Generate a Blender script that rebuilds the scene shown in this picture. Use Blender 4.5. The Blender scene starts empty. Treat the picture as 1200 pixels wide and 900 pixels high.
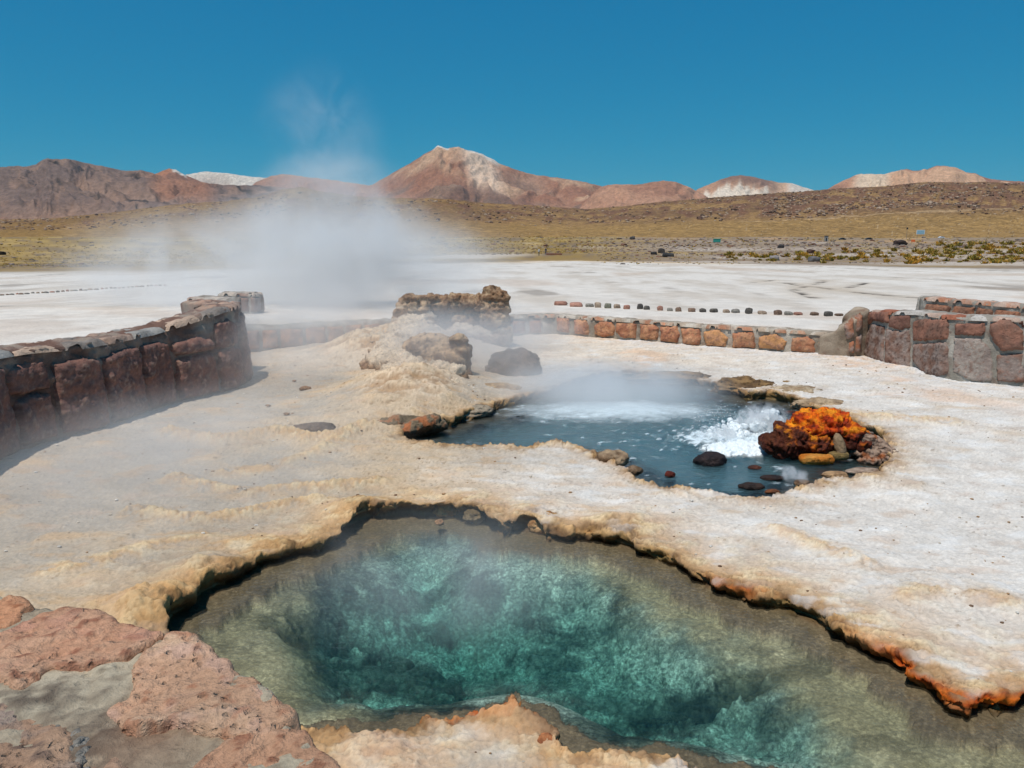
import bpy, bmesh, math, random
import numpy as np
from mathutils import Vector, Matrix, Euler
random.seed(7)
R = math.radians
scene = bpy.context.scene
col = scene.collection
# ------------------------------------------------------------------ camera
PITCH = R(11.3); CAMZ = 2.0
cam_d = bpy.data.cameras.new('camera'); cam = bpy.data.objects.new('camera', cam_d); col.objects.link(cam)
cam.location = (0, 0, CAMZ); cam.rotation_euler = (math.pi/2-PITCH, 0, 0)
cam_d.sensor_width = 36; cam_d.lens = 27; cam_d.clip_end = 60000; cam_d.clip_start = 0.05
scene.camera = cam
# ------------------------------------------------------------------ light
SUN = Vector((-0.22, -0.27, 0.93)).normalized()
elev = math.asin(SUN.z); az = math.atan2(SUN.x, SUN.y)
w = bpy.data.worlds.new('World'); scene.world = w; w.use_nodes = True
nt = w.node_tree; nt.nodes.clear()
wo = nt.nodes.new('ShaderNodeOutputWorld'); bg = nt.nodes.new('ShaderNodeBackground')
sky = nt.nodes.new('ShaderNodeTexSky'); sky.sky_type = 'NISHITA'; sky.sun_disc = False
sky.sun_elevation = elev; sky.sun_rotation = az; sky.altitude = 4300; sky.air_density = 1.0; sky.dust_density = 0.2; sky.ozone_density = 1.0
sp_ = nt.nodes.new('ShaderNodeSeparateColor'); cb_ = nt.nodes.new('ShaderNodeCombineColor'); nt.links.new(sky.outputs[0], sp_.inputs[0])
for i_, (a_, p_) in enumerate([(.030, 1.0), (.385, .50), (.52, .32)]):      # photographic grade of the sky: deep teal blue, flatter towards the horizon
    s1_ = nt.nodes.new('ShaderNodeMath'); s1_.operation = 'MULTIPLY'; s1_.inputs[1].default_value = .11
    s2_ = nt.nodes.new('ShaderNodeMath'); s2_.operation = 'POWER'; s2_.inputs[1].default_value = p_
    s3_ = nt.nodes.new('ShaderNodeMath'); s3_.operation = 'MULTIPLY'; s3_.inputs[1].default_value = a_*10
    nt.links.new(sp_.outputs[i_], s1_.inputs[0]); nt.links.new(s1_.outputs[0], s2_.inputs[0]); nt.links.new(s2_.outputs[0], s3_.inputs[0]); nt.links.new(s3_.outputs[0], cb_.inputs[i_])
nt.links.new(cb_.outputs[0], bg.inputs[0]); nt.links.new(bg.outputs[0], wo.inputs[0])
bg.inputs[1].default_value = 0.10
sl = bpy.data.lights.new('sun', 'SUN'); so = bpy.data.objects.new('sun', sl); col.objects.link(so)
sl.energy = 3.6; sl.angle = R(0.5); sl.color = (1.0, 0.945, 0.87)
so.rotation_euler = SUN.to_track_quat('Z', 'Y').to_euler(); so.location = (0, 0, 30)
vs = scene.view_settings; vs.view_transform = 'Standard'; vs.look = 'None'; vs.gamma = 1; vs.exposure = 0.0; vs.use_curve_mapping = False
cy = scene.cycles
cy.use_denoising = True; cy.max_bounces = 8; cy.diffuse_bounces = 2; cy.glossy_bounces = 2; cy.transmission_bounces = 3
cy.transparent_max_bounces = 12; cy.volume_bounces = 3; cy.volume_step_rate = 2.0; cy.volume_max_steps = 96
cy.caustics_reflective = False; cy.caustics_refractive = False

# ------------------------------------------------------------------ projection helpers (reading positions off the ground plane)
CP, SP = math.cos(PITCH), math.sin(PITCH)
def ray(px, py):
    a = (px-600)/900.0; b = -(py-450)/900.0
    return np.array([a, CP+b*SP, -SP+b*CP])
def P(px, py, z=0.0):
    d = ray(px, py); t = (z-CAMZ)/d[2]
    return np.array([d[0]*t, d[1]*t, z])
def PY(px, py, y):
    d = ray(px, py); t = y/d[1]
    return np.array([d[0]*t, y, CAMZ+d[2]*t])
def PP(pts, z=0.0): return np.array([P(a, b, z)[:2] for a, b in pts])

# ------------------------------------------------------------------ noise
def _h(a):
    a = a.astype(np.uint32)
    a ^= a >> np.uint32(16); a *= np.uint32(0x7feb352d); a ^= a >> np.uint32(15); a *= np.uint32(0x846ca68b); a ^= a >> np.uint32(16)
    return a
def _f(t): return t*t*t*(t*(t*6-15)+10)
def n2(x, y, seed=0):
    x = np.asarray(x, float); y = np.asarray(y, float)
    xi = np.floor(x); yi = np.floor(y); xf = x-xi; yf = y-yi
    xi = xi.astype(np.int64); yi = yi.astype(np.int64)
    def g(i, j):
        hh = _h(((xi+i)*73856093 + (yi+j)*19349663 + seed*83492791) & 0xffffffff)
        an = hh.astype(float)*(2*np.pi/4294967296.0)
        return np.cos(an)*(xf-i)+np.sin(an)*(yf-j)
    u = _f(xf); v = _f(yf)
    return 1.5*((g(0, 0)*(1-u)+g(1, 0)*u)*(1-v)+(g(0, 1)*(1-u)+g(1, 1)*u)*v)
_G = np.random.RandomState(3).normal(size=(256, 3)); _G /= np.linalg.norm(_G, axis=1)[:, None]
def n3(p, seed=0):
    pi = np.floor(p); pf = p-pi; pi = pi.astype(np.int64); f = _f(pf); out = 0
    for i in (0, 1):
        for j in (0, 1):
            for k in (0, 1):
                hh = _h(((pi[..., 0]+i)*73856093+(pi[..., 1]+j)*19349663+(pi[..., 2]+k)*83492791+seed*2654435) & 0xffffffff)
                g = _G[(hh & np.uint32(255)).astype(int)]
                dd = g[..., 0]*(pf[..., 0]-i)+g[..., 1]*(pf[..., 1]-j)+g[..., 2]*(pf[..., 2]-k)
                wt = (f[..., 0] if i else 1-f[..., 0])*(f[..., 1] if j else 1-f[..., 1])*(f[..., 2] if k else 1-f[..., 2])
                out = out+wt*dd
    return 1.4*out
def fb2(x, y, o=4, seed=0, gain=.5):
    s = 0; a = 1; fr = 1
    for k in range(o):
        s = s+a*n2(x*fr+k*17.3, y*fr-k*9.1, seed+k); a *= gain; fr *= 2.03
    return s
def fb3(p, o=4, seed=0, gain=.5):
    s = 0; a = 1; fr = 1
    for k in range(o):
        s = s+a*n3(p*fr+k*7.7, seed+k); a *= gain; fr *= 2.03
    return s
def ridg2(x, y, o=4, seed=0):
    s = 0; a = 1; fr = 1
    for k in range(o):
        s = s+a*(1-2*np.abs(n2(x*fr+k*11.3, y*fr+k*5.1, seed+k))); a *= .5; fr *= 2.1
    return s
def cell2(x, y, seed=0):
    """nearest and second nearest seed distance of a jittered lattice, and a random value per cell"""
    x = np.asarray(x, float); y = np.asarray(y, float); xi = np.floor(x).astype(np.int64); yi = np.floor(y).astype(np.int64)
    d1 = np.full(x.shape, 9.); d2 = np.full(x.shape, 9.); rid = np.zeros(x.shape)
    for i in (-1, 0, 1):
        for j in (-1, 0, 1):
            hh = _h(((xi+i)*73856093 + (yi+j)*19349663 + seed*83492791) & 0xffffffff); h2 = _h(hh+np.uint32(77)); a = hh.astype(float)/4294967296.; b = h2.astype(float)/4294967296.
            d = np.hypot(xi+i+a-x, yi+j+b-y); m = d < d1; d2 = np.where(m, d1, np.minimum(d2, d)); rid = np.where(m, (a*7.3+b*3.1) % 1, rid); d1 = np.where(m, d, d1)
    return d1, d2, rid
def ss(a, b, x):
    t = np.clip((x-a)/(b-a), 0, 1); return t*t*(3-2*t)
def mix(a, b, t):
    t = np.asarray(t)[..., None]; return a*(1-t)+b*t
def seg_dist(pts, x, y, closed=False):
    """distance to polyline, closest-point vector and parameter"""
    pts = np.asarray(pts); n = len(pts); best = np.full(x.shape, 1e9); bx = np.zeros_like(x); by = np.zeros_like(x); bu = np.zeros_like(x); acc = 0
    for i in range(n if closed else n-1):
        a = pts[i]; b = pts[(i+1) % n]; d = b-a; L = math.hypot(*d)
        t = np.clip(((x-a[0])*d[0]+(y-a[1])*d[1])/(L*L+1e-12), 0, 1)
        ex = x-(a[0]+t*d[0]); ey = y-(a[1]+t*d[1]); dd = ex*ex+ey*ey
        m = dd < best; best = np.where(m, dd, best); bx = np.where(m, ex, bx); by = np.where(m, ey, by); bu = np.where(m, acc+t*L, bu); acc += L
    best = np.sqrt(best)
    return best, bx, by, bu
def inside(pts, x, y):
    pts = np.asarray(pts); c = np.zeros(x.shape, bool); n = len(pts)
    for i in range(n):
        x1, y1 = pts[i]; x2, y2 = pts[(i+1) % n]
        if y1 == y2: continue
        m = ((y1 > y) != (y2 > y)) & (x < (x2-x1)*(y-y1)/(y2-y1)+x1)
        c ^= m
    return c
def sdf(pts, x, y):
    d, ex, ey, u = seg_dist(pts, x, y, True); ins = inside(pts, x, y)
    s = np.where(ins, -d, d); dd = np.maximum(d, 1e-6); sg = np.where(ins, -1, 1)
    return s, sg*ex/dd, sg*ey/dd
def srgb(r, g, b):
    c = np.array([r, g, b])/255.0
    return np.where(c <= .04045, c/12.92, ((c+.055)/1.055)**2.4)

# ------------------------------------------------------------------ mesh helpers
def tag(o, label=None, cat=None, group=None, kind=None):
    if label: o['label'] = label
    if cat: o['category'] = cat
    if group: o['group'] = group
    if kind: o['kind'] = kind
    return o
def link(name, me, m=None, parent=None):
    o = bpy.data.objects.new(name, me); col.objects.link(o)
    if m is not None and me is not None and len(me.materials) == 0: me.materials.append(m)
    if parent is not None: o.parent = parent
    return o
def empty(name, loc=(0, 0, 0)):
    o = bpy.data.objects.new(name, None); o.empty_display_size = .2; col.objects.link(o); o.location = loc
    return o
def mesh_np(name, V, F, C=None, smooth=True):
    """V (n,3), F (m,4) or (m,3) int"""
    me = bpy.data.meshes.new(name); V = np.ascontiguousarray(V, dtype=np.float32); F = np.ascontiguousarray(F, dtype=np.int32)
    k = F.shape[1]
    me.vertices.add(len(V)); me.vertices.foreach_set('co', V.ravel())
    me.loops.add(F.size); me.loops.foreach_set('vertex_index', F.ravel())
    me.polygons.add(len(F)); me.polygons.foreach_set('loop_start', np.arange(0, F.size, k, dtype=np.int32))
    me.polygons.foreach_set('use_smooth', np.full(len(F), smooth))
    me.update(calc_edges=True)
    if C is not None: set_col(me, C)
    return me
def set_col(me, C):
    C = np.asarray(C, float)
    if C.ndim == 1: C = np.tile(C, (len(me.vertices), 1))
    if C.shape[1] == 3: C = np.concatenate([C, np.zeros((len(C), 1))], 1)
    a = me.color_attributes.new('Col', 'FLOAT_COLOR', 'POINT'); a.data.foreach_set('color', np.ascontiguousarray(C, dtype=np.float32).ravel())
def grid_faces(n, m, mask=None, flip=False):
    i = np.arange(n*m).reshape(n, m)
    a, b, c, d = i[:-1, :-1], i[:-1, 1:], i[1:, 1:], i[1:, :-1]
    F = np.stack([a, b, c, d], -1).reshape(-1, 4)
    if flip: F = F[:, ::-1]
    if mask is not None:
        mk = (mask[:-1, :-1] & mask[:-1, 1:] & mask[1:, 1:] & mask[1:, :-1]).ravel(); F = F[mk]
    return F
def compact(V, F, C=None):
    used = np.unique(F); mp = np.full(len(V), -1, int); mp[used] = np.arange(len(used))
    return V[used], mp[F], (None if C is None else C[used])

# ------------------------------------------------------------------ materials
def mat_rock(name, scale=1.0, var=.35, bump=.5, bumpd=.01, rough=.9, fine=40., pits=0., spec=.3, wet=False):
    """colour from the per-vertex mineral colour times procedural grain; bump from several noises"""
    m = bpy.data.materials.new(name); m.use_nodes = True; t = m.node_tree; N = t.nodes; L = t.links
    b = N['Principled BSDF']; b.inputs['Roughness'].default_value = rough; b.inputs['Specular IOR Level'].default_value = spec
    at = N.new('ShaderNodeVertexColor'); at.layer_name = 'Col'
    tc = N.new('ShaderNodeTexCoord')
    def noise(sc, det=6, ro=.6, dist=0.):
        n = N.new('ShaderNodeTexNoise'); n.inputs['Scale'].default_value = sc*scale; n.inputs['Detail'].default_value = det; n.inputs['Roughness'].default_value = ro; n.inputs['Distortion'].default_value = dist
        L.new(tc.outputs['Object'], n.inputs['Vector']); return n
    n1 = noise(2.2, 6, .65, .4); nf = noise(fine, 5, .7)
    mr = N.new('ShaderNodeMapRange'); mr.inputs['From Min'].default_value = .25; mr.inputs['From Max'].default_value = .75
    mr.inputs['To Min'].default_value = 1-var; mr.inputs['To Max'].default_value = 1+var*.7; L.new(n1.outputs['Fac'], mr.inputs['Value'])
    mr2 = N.new('ShaderNodeMapRange'); mr2.inputs['From Min'].default_value = .3; mr2.inputs['From Max'].default_value = .7
    mr2.inputs['To Min'].default_value = 1-var*.8; mr2.inputs['To Max'].default_value = 1+var*.6; L.new(nf.outputs['Fac'], mr2.inputs['Value'])
    mu = N.new('ShaderNodeMath'); mu.operation = 'MULTIPLY'; L.new(mr.outputs[0], mu.inputs[0]); L.new(mr2.outputs[0], mu.inputs[1])
    vm = N.new('ShaderNodeVectorMath'); vm.operation = 'SCALE'; L.new(at.outputs['Color'], vm.inputs[0]); L.new(mu.outputs[0], vm.inputs['Scale'])
    last = vm.outputs[0]; hsum = nf.outputs['Fac']
    n3_ = noise(fine*.28, 5, .6, .6)
    ad = N.new('ShaderNodeMath'); ad.operation = 'MULTIPLY_ADD'; L.new(n3_.outputs['Fac'], ad.inputs[0]); ad.inputs[1].default_value = 2.2; L.new(hsum, ad.inputs[2]); hsum = ad.outputs[0]
    if pits > 0:
        vo = N.new('ShaderNodeTexVoronoi'); vo.inputs['Scale'].default_value = fine*.55*scale; vo.inputs['Randomness'].default_value = 1
        wv = N.new('ShaderNodeVectorMath'); wv.operation = 'MULTIPLY_ADD'; wv.inputs[1].default_value = (.04/scale,)*3
        L.new(n3_.outputs['Color'], wv.inputs[0]); L.new(tc.outputs['Object'], wv.inputs[2]); L.new(wv.outputs[0], vo.inputs['Vector'])
        pr = N.new('ShaderNodeMapRange'); pr.inputs['From Min'].default_value = .05; pr.inputs['From Max'].default_value = .32; pr.inputs['To Min'].default_value = 1-pits; L.new(vo.outputs['Distance'], pr.inputs['Value'])
        gate = noise(5., 3); g2 = N.new('ShaderNodeMapRange'); g2.inputs['From Min'].default_value = .45; g2.inputs['From Max'].default_value = .62; L.new(gate.outputs['Fac'], g2.inputs['Value'])
        mx = N.new('ShaderNodeMix'); mx.data_type = 'FLOAT'; L.new(g2.outputs[0], mx.inputs[0]); mx.inputs[2].default_value = 1.; L.new(pr.outputs[0], mx.inputs[3])
        ad2 = N.new('ShaderNodeMath'); ad2.operation = 'MULTIPLY_ADD'; L.new(mx.outputs[0], ad2.inputs[0]); ad2.inputs[1].default_value = 1.6; L.new(hsum, ad2.inputs[2]); hsum = ad2.outputs[0]
        vm2 = N.new('ShaderNodeVectorMath'); vm2.operation = 'SCALE'; L.new(last, vm2.inputs[0])
        q = N.new('ShaderNodeMapRange'); q.inputs['To Min'].default_value = .72; L.new(mx.outputs[0], q.inputs['Value']); L.new(q.outputs[0], vm2.inputs['Scale']); last = vm2.outputs[0]
    L.new(last, b.inputs['Base Color'])
    if wet:
        wr = N.new('ShaderNodeMapRange'); wr.inputs['To Min'].default_value = rough; wr.inputs['To Max'].default_value = .42; L.new(at.outputs['Alpha'], wr.inputs['Value']); L.new(wr.outputs[0], b.inputs['Roughness'])
    bp = N.new('ShaderNodeBump'); bp.inputs['Strength'].default_value = bump; bp.inputs['Distance'].default_value = bumpd; L.new(hsum, bp.inputs['Height']); L.new(bp.outputs[0], b.inputs['Normal'])
    return m
def mat_plain(name, c, rough=.7, metal=0., var=.12, scale=8.):
    m = bpy.data.materials.new(name); m.use_nodes = True; t = m.node_tree; N = t.nodes; L = t.links; b = N['Principled BSDF']
    b.inputs['Roughness'].default_value = rough; b.inputs['Metallic'].default_value = metal
    tc = N.new('ShaderNodeTexCoord'); n = N.new('ShaderNodeTexNoise'); n.inputs['Scale'].default_value = scale; L.new(tc.outputs['Object'], n.inputs['Vector'])
    r = N.new('ShaderNodeMapRange'); r.inputs['To Min'].default_value = 1-var; r.inputs['To Max'].default_value = 1+var; L.new(n.outputs['Fac'], r.inputs['Value'])
    v = N.new('ShaderNodeVectorMath'); v.operation = 'SCALE'; v.inputs[0].default_value = tuple(c); L.new(r.outputs[0], v.inputs['Scale']); L.new(v.outputs[0], b.inputs['Base Color'])
    return m
M_GROUND = mat_rock('sinter_ground', 1., .18, .6, .009, .93, 42., .5, .15, wet=True)
M_STONE = mat_rock('wall_stone', 1., .3, .9, .010, .9, 34., .75, .3)
M_STONEC = mat_rock('near_wall_stone', 1., .30, 1., .010, .93, 80., .85, .15)
M_MORTAR = mat_rock('mortar', 1., .25, .8, .008, .95, 70., .5, .15)
M_CRUST = mat_rock('mineral_crust', 1., .38, 1., .014, .9, 34., .6, .2, wet=True)
M_MOUNT = mat_rock('mountain_rock', .012, .34, .8, 9., .95, 4., 0, .1)
M_HILL = mat_rock('hill_scrub', .05, .6, .6, 1.2, .95, 6., 0, .1)
M_GRASS = mat_rock('tussock_grass', 1., .3, .3, .01, .9, 20., 0, .1)
M_FOAM = mat_plain('boiling_foam', (.80, .86, .88), .45, 0, .05, 14.)

def mat_water(name, ripple_scale, ripple, absorb, adens, foam=True, rough=.04, scat=None, refr=.6):
    m = bpy.data.materials.new(name); m.use_nodes = True; t = m.node_tree; N = t.nodes; L = t.links; N.clear()
    out = N.new('ShaderNodeOutputMaterial'); tc = N.new('ShaderNodeTexCoord')
    mp = N.new('ShaderNodeMapping'); mp.inputs['Scale'].default_value = (.7, 1.5, 1); L.new(tc.outputs['Object'], mp.inputs[0])
    n = N.new('ShaderNodeTexNoise'); n.inputs['Scale'].default_value = ripple_scale; n.inputs['Detail'].default_value = 4; n.inputs['Distortion'].default_value = .8; L.new(mp.outputs[0], n.inputs['Vector'])
    bp = N.new('ShaderNodeBump'); bp.inputs['Strength'].default_value = ripple; bp.inputs['Distance'].default_value = .02; L.new(n.outputs['Fac'], bp.inputs['Height'])
    gl = N.new('ShaderNodeBsdfGlossy'); gl.inputs['Roughness'].default_value = rough; L.new(bp.outputs[0], gl.inputs['Normal'])
    tr = N.new('ShaderNodeBsdfTransparent'); fr = N.new('ShaderNodeFresnel'); fr.inputs['IOR'].default_value = 1.33; L.new(bp.outputs[0], fr.inputs['Normal'])
    rf = N.new('ShaderNodeBsdfRefraction'); rf.inputs['IOR'].default_value = 1.33; rf.inputs['Roughness'].default_value = .0; L.new(bp.outputs[0], rf.inputs['Normal'])
    mt = N.new('ShaderNodeMixShader'); mt.inputs[0].default_value = refr; L.new(tr.outputs[0], mt.inputs[1]); L.new(rf.outputs[0], mt.inputs[2])
    mx = N.new('ShaderNodeMixShader'); L.new(fr.outputs[0], mx.inputs[0]); L.new(mt.outputs[0], mx.inputs[1]); L.new(gl.outputs[0], mx.inputs[2]); surf = mx.outputs[0]
    if foam:
        at = N.new('ShaderNodeVertexColor'); at.layer_name = 'Col'
        df = N.new('ShaderNodeBsdfDiffuse'); df.inputs['Color'].default_value = (.72, .82, .86, 1); L.new(bp.outputs[0], df.inputs['Normal'])
        m2 = N.new('ShaderNodeMixShader'); L.new(at.outputs['Alpha'], m2.inputs[0]); L.new(surf, m2.inputs[1]); L.new(df.outputs[0], m2.inputs[2]); surf = m2.outputs[0]
    L.new(surf, out.inputs['Surface'])
    va = N.new('ShaderNodeVolumeAbsorption'); va.inputs['Color'].default_value = (*absorb, 1); va.inputs['Density'].default_value = adens; vol = va.outputs[0]
    if scat:
        vsc = N.new('ShaderNodeVolumeScatter'); vsc.inputs['Color'].default_value = (*scat[0], 1); vsc.inputs['Density'].default_value = scat[1]
        ad = N.new('ShaderNodeAddShader'); L.new(vol, ad.inputs[0]); L.new(vsc.outputs[0], ad.inputs[1]); vol = ad.outputs[0]
    L.new(vol, out.inputs['Volume'])
    return m

# ================================================================== SHAPES OF THE PLACE (plan outlines in metres, read off the ground)
POOL_Z = -.055; POOL2_Z = -.10
pool1 = PP([(208, 716), (250, 682), (305, 657), (345, 641), (398, 626), (425, 604), (475, 598), (520, 597), (560, 600), (590, 618), (622, 610), (640, 622), (700, 622), (742, 625), (757, 641), (800, 656), (840, 680),
            (900, 697), (950, 712), (990, 737), (1040, 762), (1080, 788), (1110, 810), (1140, 823), (1168, 821), (1200, 810), (1270, 800), (1370, 830), (1480, 960), (1400, 1040), (1100, 985), (900, 925), (806, 893), (745, 884),
            (690, 881), (655, 871), (638, 846), (600, 824), (572, 832), (535, 842), (490, 845), (450, 858), (415, 863), (385, 853), (340, 858)], 0)
# the side along the foot of the near wall (hidden behind the wall from the camera)
pool1 = np.vstack([pool1, [(-.98, 2.55), (-1.35, 2.85), (-1.75, 3.15)]])
hole1 = PP([(312, 705), (345, 684), (400, 660), (450, 640), (520, 616), (600, 618), (650, 632), (700, 668), (760, 700), (850, 745), (930, 800), (1000, 840), (1030, 900), (1000, 990), (700, 960), (420, 900), (330, 800)], -.2)
pool2 = PP([(463, 512), (520, 523), (575, 521), (612, 523), (650, 519), (690, 524), (702, 534), (736, 550), (748, 562), (790, 571), (838, 578), (885, 582), (925, 577), (948, 566), (985, 559), (1020, 556), (1046, 540), (1042, 515),
            (1005, 492), (965, 478), (944, 468), (905, 458), (875, 460), (845, 447), (800, 441), (740, 434), (700, 438), (667, 446), (630, 457), (600, 466), (575, 476), (545, 483), (513, 493), (485, 502)], 0)
# inner foot of the walls
LW_FOOT = PP([(-420, 790), (-260, 690), (-110, 610), (0, 553), (30, 532), (62, 518), (127, 503), (165, 489), (200, 475), (245, 464), (280, 456), (297, 447)], 0)
LW_FOOT[:, 0] -= np.linspace(.16, .05, len(LW_FOOT))
LW_END = np.array([LW_FOOT[-1]+(-.12, .42), LW_FOOT[-1]+(-.75, .75)])
LOW_FOOT = PP([(250, 414), (330, 409), (460, 400), (560, 394), (650, 391), (740, 398), (820, 405), (885, 409), (950, 414), (992, 418)], 0)
RW_FOOT = PP([(992, 418), (1010, 415), (1035, 425), (1067, 431), (1100, 442), (1130, 446), (1165, 449), (1200, 453), (1280, 466), (1400, 490), (1560, 520)], 0)
basin = np.vstack([[(-9, .2)], LW_FOOT[:1]+(-.6, 0), LW_FOOT, LW_END, LOW_FOOT[:1]+(-.1, 0), LOW_FOOT, RW_FOOT[1:], [(13, 6), (13, .2)]])
near_edge = PP([(-420, 620), (-200, 668), (0, 690), (40, 706), (80, 711), (110, 716), (150, 727), (192, 742), (222, 744), (245, 762), (262, 770), (300, 795), (338, 826), (352, 850), (384, 862), (398, 902), (430, 990), (520, 1200), (520, 1500)], 1.1)
near_poly = np.vstack([near_edge, [(-.15, -.3), (-3.2, -.3), (-4.2, 1.6)]])

CR_C = P(530, 412)[:2]   # centre of the cone
def terrace_z(x, y):
    near = .36+.2*ss(-2.6, -4.6, x)*(1-ss(11, 20, y))
    z = near-.027*np.clip(y-16, 0, 140)
    z = z+.018*fb2(x*.10, y*.10, 4, 31)*ss(14, 40, y)+ .5*fb2(x*.012, y*.012, 3, 35)*ss(60, 160, y)
    return z
ridges = [([(196, 505), (230, 514), (262, 517), (300, 511), (335, 509), (365, 517), (400, 513), (430, 503)], .12, .045), ([(392, 520), (350, 537), (310, 548), (262, 552)], .10, .022),
          ([(205, 560), (236, 568), (262, 574), (300, 577), (340, 573), (390, 571), (440, 566)], .10, .035), ([(160, 598), (200, 606), (250, 607), (290, 601), (330, 593), (370, 590)], .10, .035),
          ([(60, 668), (120, 655), (170, 640), (240, 628)], .1, .015), ([(330, 640), (290, 633), (250, 640)], .08, .02), ([(840, 470), (900, 476), (1000, 486), (1110, 494)], .2, .02), ([(905, 618), (960, 640), (1010, 660)], .1, .02), ([(1060, 700), (1110, 690), (1180, 705)], .1, .015)]
cracks = [([(918, 331), (945, 335), (965, 337), (990, 341), (1030, 345), (1078, 349)], .10), ([(945, 335), (930, 340), (955, 349)], .05), ([(985, 340), (1005, 334), (1015, 331)], .06), ([(955, 333), (968, 328)], .07), ([(885, 331), (905, 328)], .07)]
c_white = srgb(222, 214, 204); c_tan = srgb(202, 180, 152); c_grey = srgb(178, 166, 150); c_ochre = srgb(203, 158, 104); c_brown = srgb(112, 84, 56)
c_orange = srgb(206, 104, 30); c_pale = srgb(233, 205, 158); c_dark = srgb(52, 42, 33); c_olive = srgb(120, 105, 55)
def blob(x, y, px, py, rx, ry=None, z=0):
    c = P(px, py, z); ry = ry or rx
    return np.exp(-((x-c[0])/rx)**2-((y-c[1])/ry)**2)

def ground(X, Y):
    """final positions and colours for plan points"""
    X = X.ravel(); Y = Y.ravel(); n = len(X)
    Z = np.zeros(n); C = np.tile(c_tan, (n, 1)); wet = np.zeros(n); bed = np.zeros(n); OX = np.zeros(n); OY = np.zeros(n)
    far = Y > 15.8
    # ---- basin
    nb = ~far; x = X[nb]; y = Y[nb]
    f1 = fb2(x*.45, y*.45, 4, 1); f2 = fb2(x*1.7, y*2.4, 4, 2); f3 = fb2(x*6, y*8, 4, 3); f4 = fb2(x*26, y*30, 3, 4)
    z = .025*f1+.014*f2+.007*f3+.0035*f4
    q = (f1*.6+f2*.35+y*.25)*3.0; z = z+.006*(ss(.3, .7, q-np.floor(q))-.5)*ss(-.2, .4, f2+.3)     # thin sinter sheets
    white = ss(-.9, .9, (x-(-.4+.06*y))*.9+.5*f1+.35*f2)                                       # bright salt right, sandy left
    white = np.clip(white*.95-.35*ss(.1, .9, f2*1.1+f1*.5)+.15*f3, 0, 1)
    c = mix(mix(c_grey, c_tan, ss(-.5, .6, f1+f2*.5)), c_white, white)
    c = mix(c, c_ochre, .35*ss(.25, 1., f2+.4*f3)*(1-.75*white))
    c = mix(c, srgb(226, 206, 182), .7*ss(9.4, 12.5, y)*(1-ss(2., 4.5, np.abs(x))*.4))
    c = mix(c, c_brown, .30*ss(.55, 1.0, f3+.3*f4)*(.4+.6*(1-white)))
    c = mix(c, srgb(225, 170, 120), .4*ss(.3, .9, f1-f2*.4)*ss(7.5, 9.5, y))
    # dark specks and crumbs
    sp = n2(x*22, y*34, 77); c = mix(c, c_brown*.9, .55*ss(.62, .8, sp)*ss(-.1, .5, f2+.25))
    z = z+.006*ss(.55, .8, sp)
    for pts, wd, hh in ridges:
        d, _, _, u = seg_dist(PP(pts), x, y); dn = d+.05*f2+.035*f3; g = np.exp(-(dn/wd)**2)
        z = z+1.5*hh*g*(1+.5*f3+.3*f4); c = mix(c, mix(c_ochre, c_pale, ss(-.3, .5, f3+.3*f4)), .7*g*ss(-.8, .1, f3))
        c = mix(c, c_brown, .35*ss(.35, .9, g)*ss(.35, .9, f4+.5*f3))
    # rise that carries the cone, left of the back pool
    hump = .46*np.exp(-(((x-CR_C[0]+.75)/1.25)**2+((y-CR_C[1]+.1)/1.3)**2)**1.1)+.34*np.exp(-((x+1.25)/.75)**2-((y-9.35)/1.1)**2)
    s2, nx2, ny2 = sdf(pool2, x, y); s1, nx1, ny1 = sdf(pool1, x, y)
    z = z+hump*(1+.18*f2+.06*f3)*ss(-.02, .35, s2)
    c = mix(c, mix(srgb(176, 142, 108), srgb(226, 200, 168), ss(-.5, .4, f2+f3)), ss(.06, .3, hump)*.85); c = mix(c, srgb(120, 92, 68), .6*ss(.1, .3, hump)*ss(.3, .8, f4+.6*f3))
    # banks, pool 1
    wn = .055*fb2(x*2.2, y*2.2, 3, 8)+.045*fb2(x*7, y*7, 2, 9)+.016*f4*ss(-.12, 0, np.minimum(s1, s2))
    w1 = s1+wn; w2 = s2+wn*1.2
    for (s, t_rim) in ((w1, 0), (w2, 1)):
        rimn = fb2(x*5, y*5, 3, 12+t_rim); e = np.exp(-np.clip(s, 0, 9)/.16)*(s > -.6)
        z = z+e*(.006+.016*np.abs(rimn)+.008*f4+.05*blob(x, y, 520, 606, .9, .3)*(1-t_rim))
        oc = np.exp(-np.clip(s, 0, 9)/(.30 if not t_rim else .14))
        sector = ss(3.6, 2.2, x)*1.0+.25 if not t_rim else .8
        c = mix(c, mix(c_ochre, c_pale, ss(-.2, .6, f3)), np.clip(oc*1.1*sector*ss(-.9, .2, f2+.3), 0, 1)*.8)
        e2 = np.exp(-np.clip(s, 0, 9)/.05); c = mix(c, mix(c_brown, c_ochre, ss(-.3, .5, f3+.4*f4)), e2*.8)
    k1, k2, kr = cell2(x*7+.9*f2, y*9+.9*f3, 5); j1, j2, jr = cell2(x*19+.6*f3, y*25+.5*f4, 6); rimband = np.exp(-np.clip(np.minimum(np.abs(s1), np.abs(s2)), 0, 9)/.22)
    ck = ss(.10, .0, k2-k1); cj = ss(.12, .0, j2-j1)
    z = z+rimband*(.014*(kr-.5)-.010*ck+.006*(jr-.5)-.004*cj); c = mix(c, c*mix(np.array([.72, .68, .62]), np.array([1.08, 1.06, 1.02]), kr), .6*rimband); c = mix(c, c_brown*.8, rimband*np.clip(.65*ck+.45*cj, 0, 1)*ss(-.5, .4, f2+f3))
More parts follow.
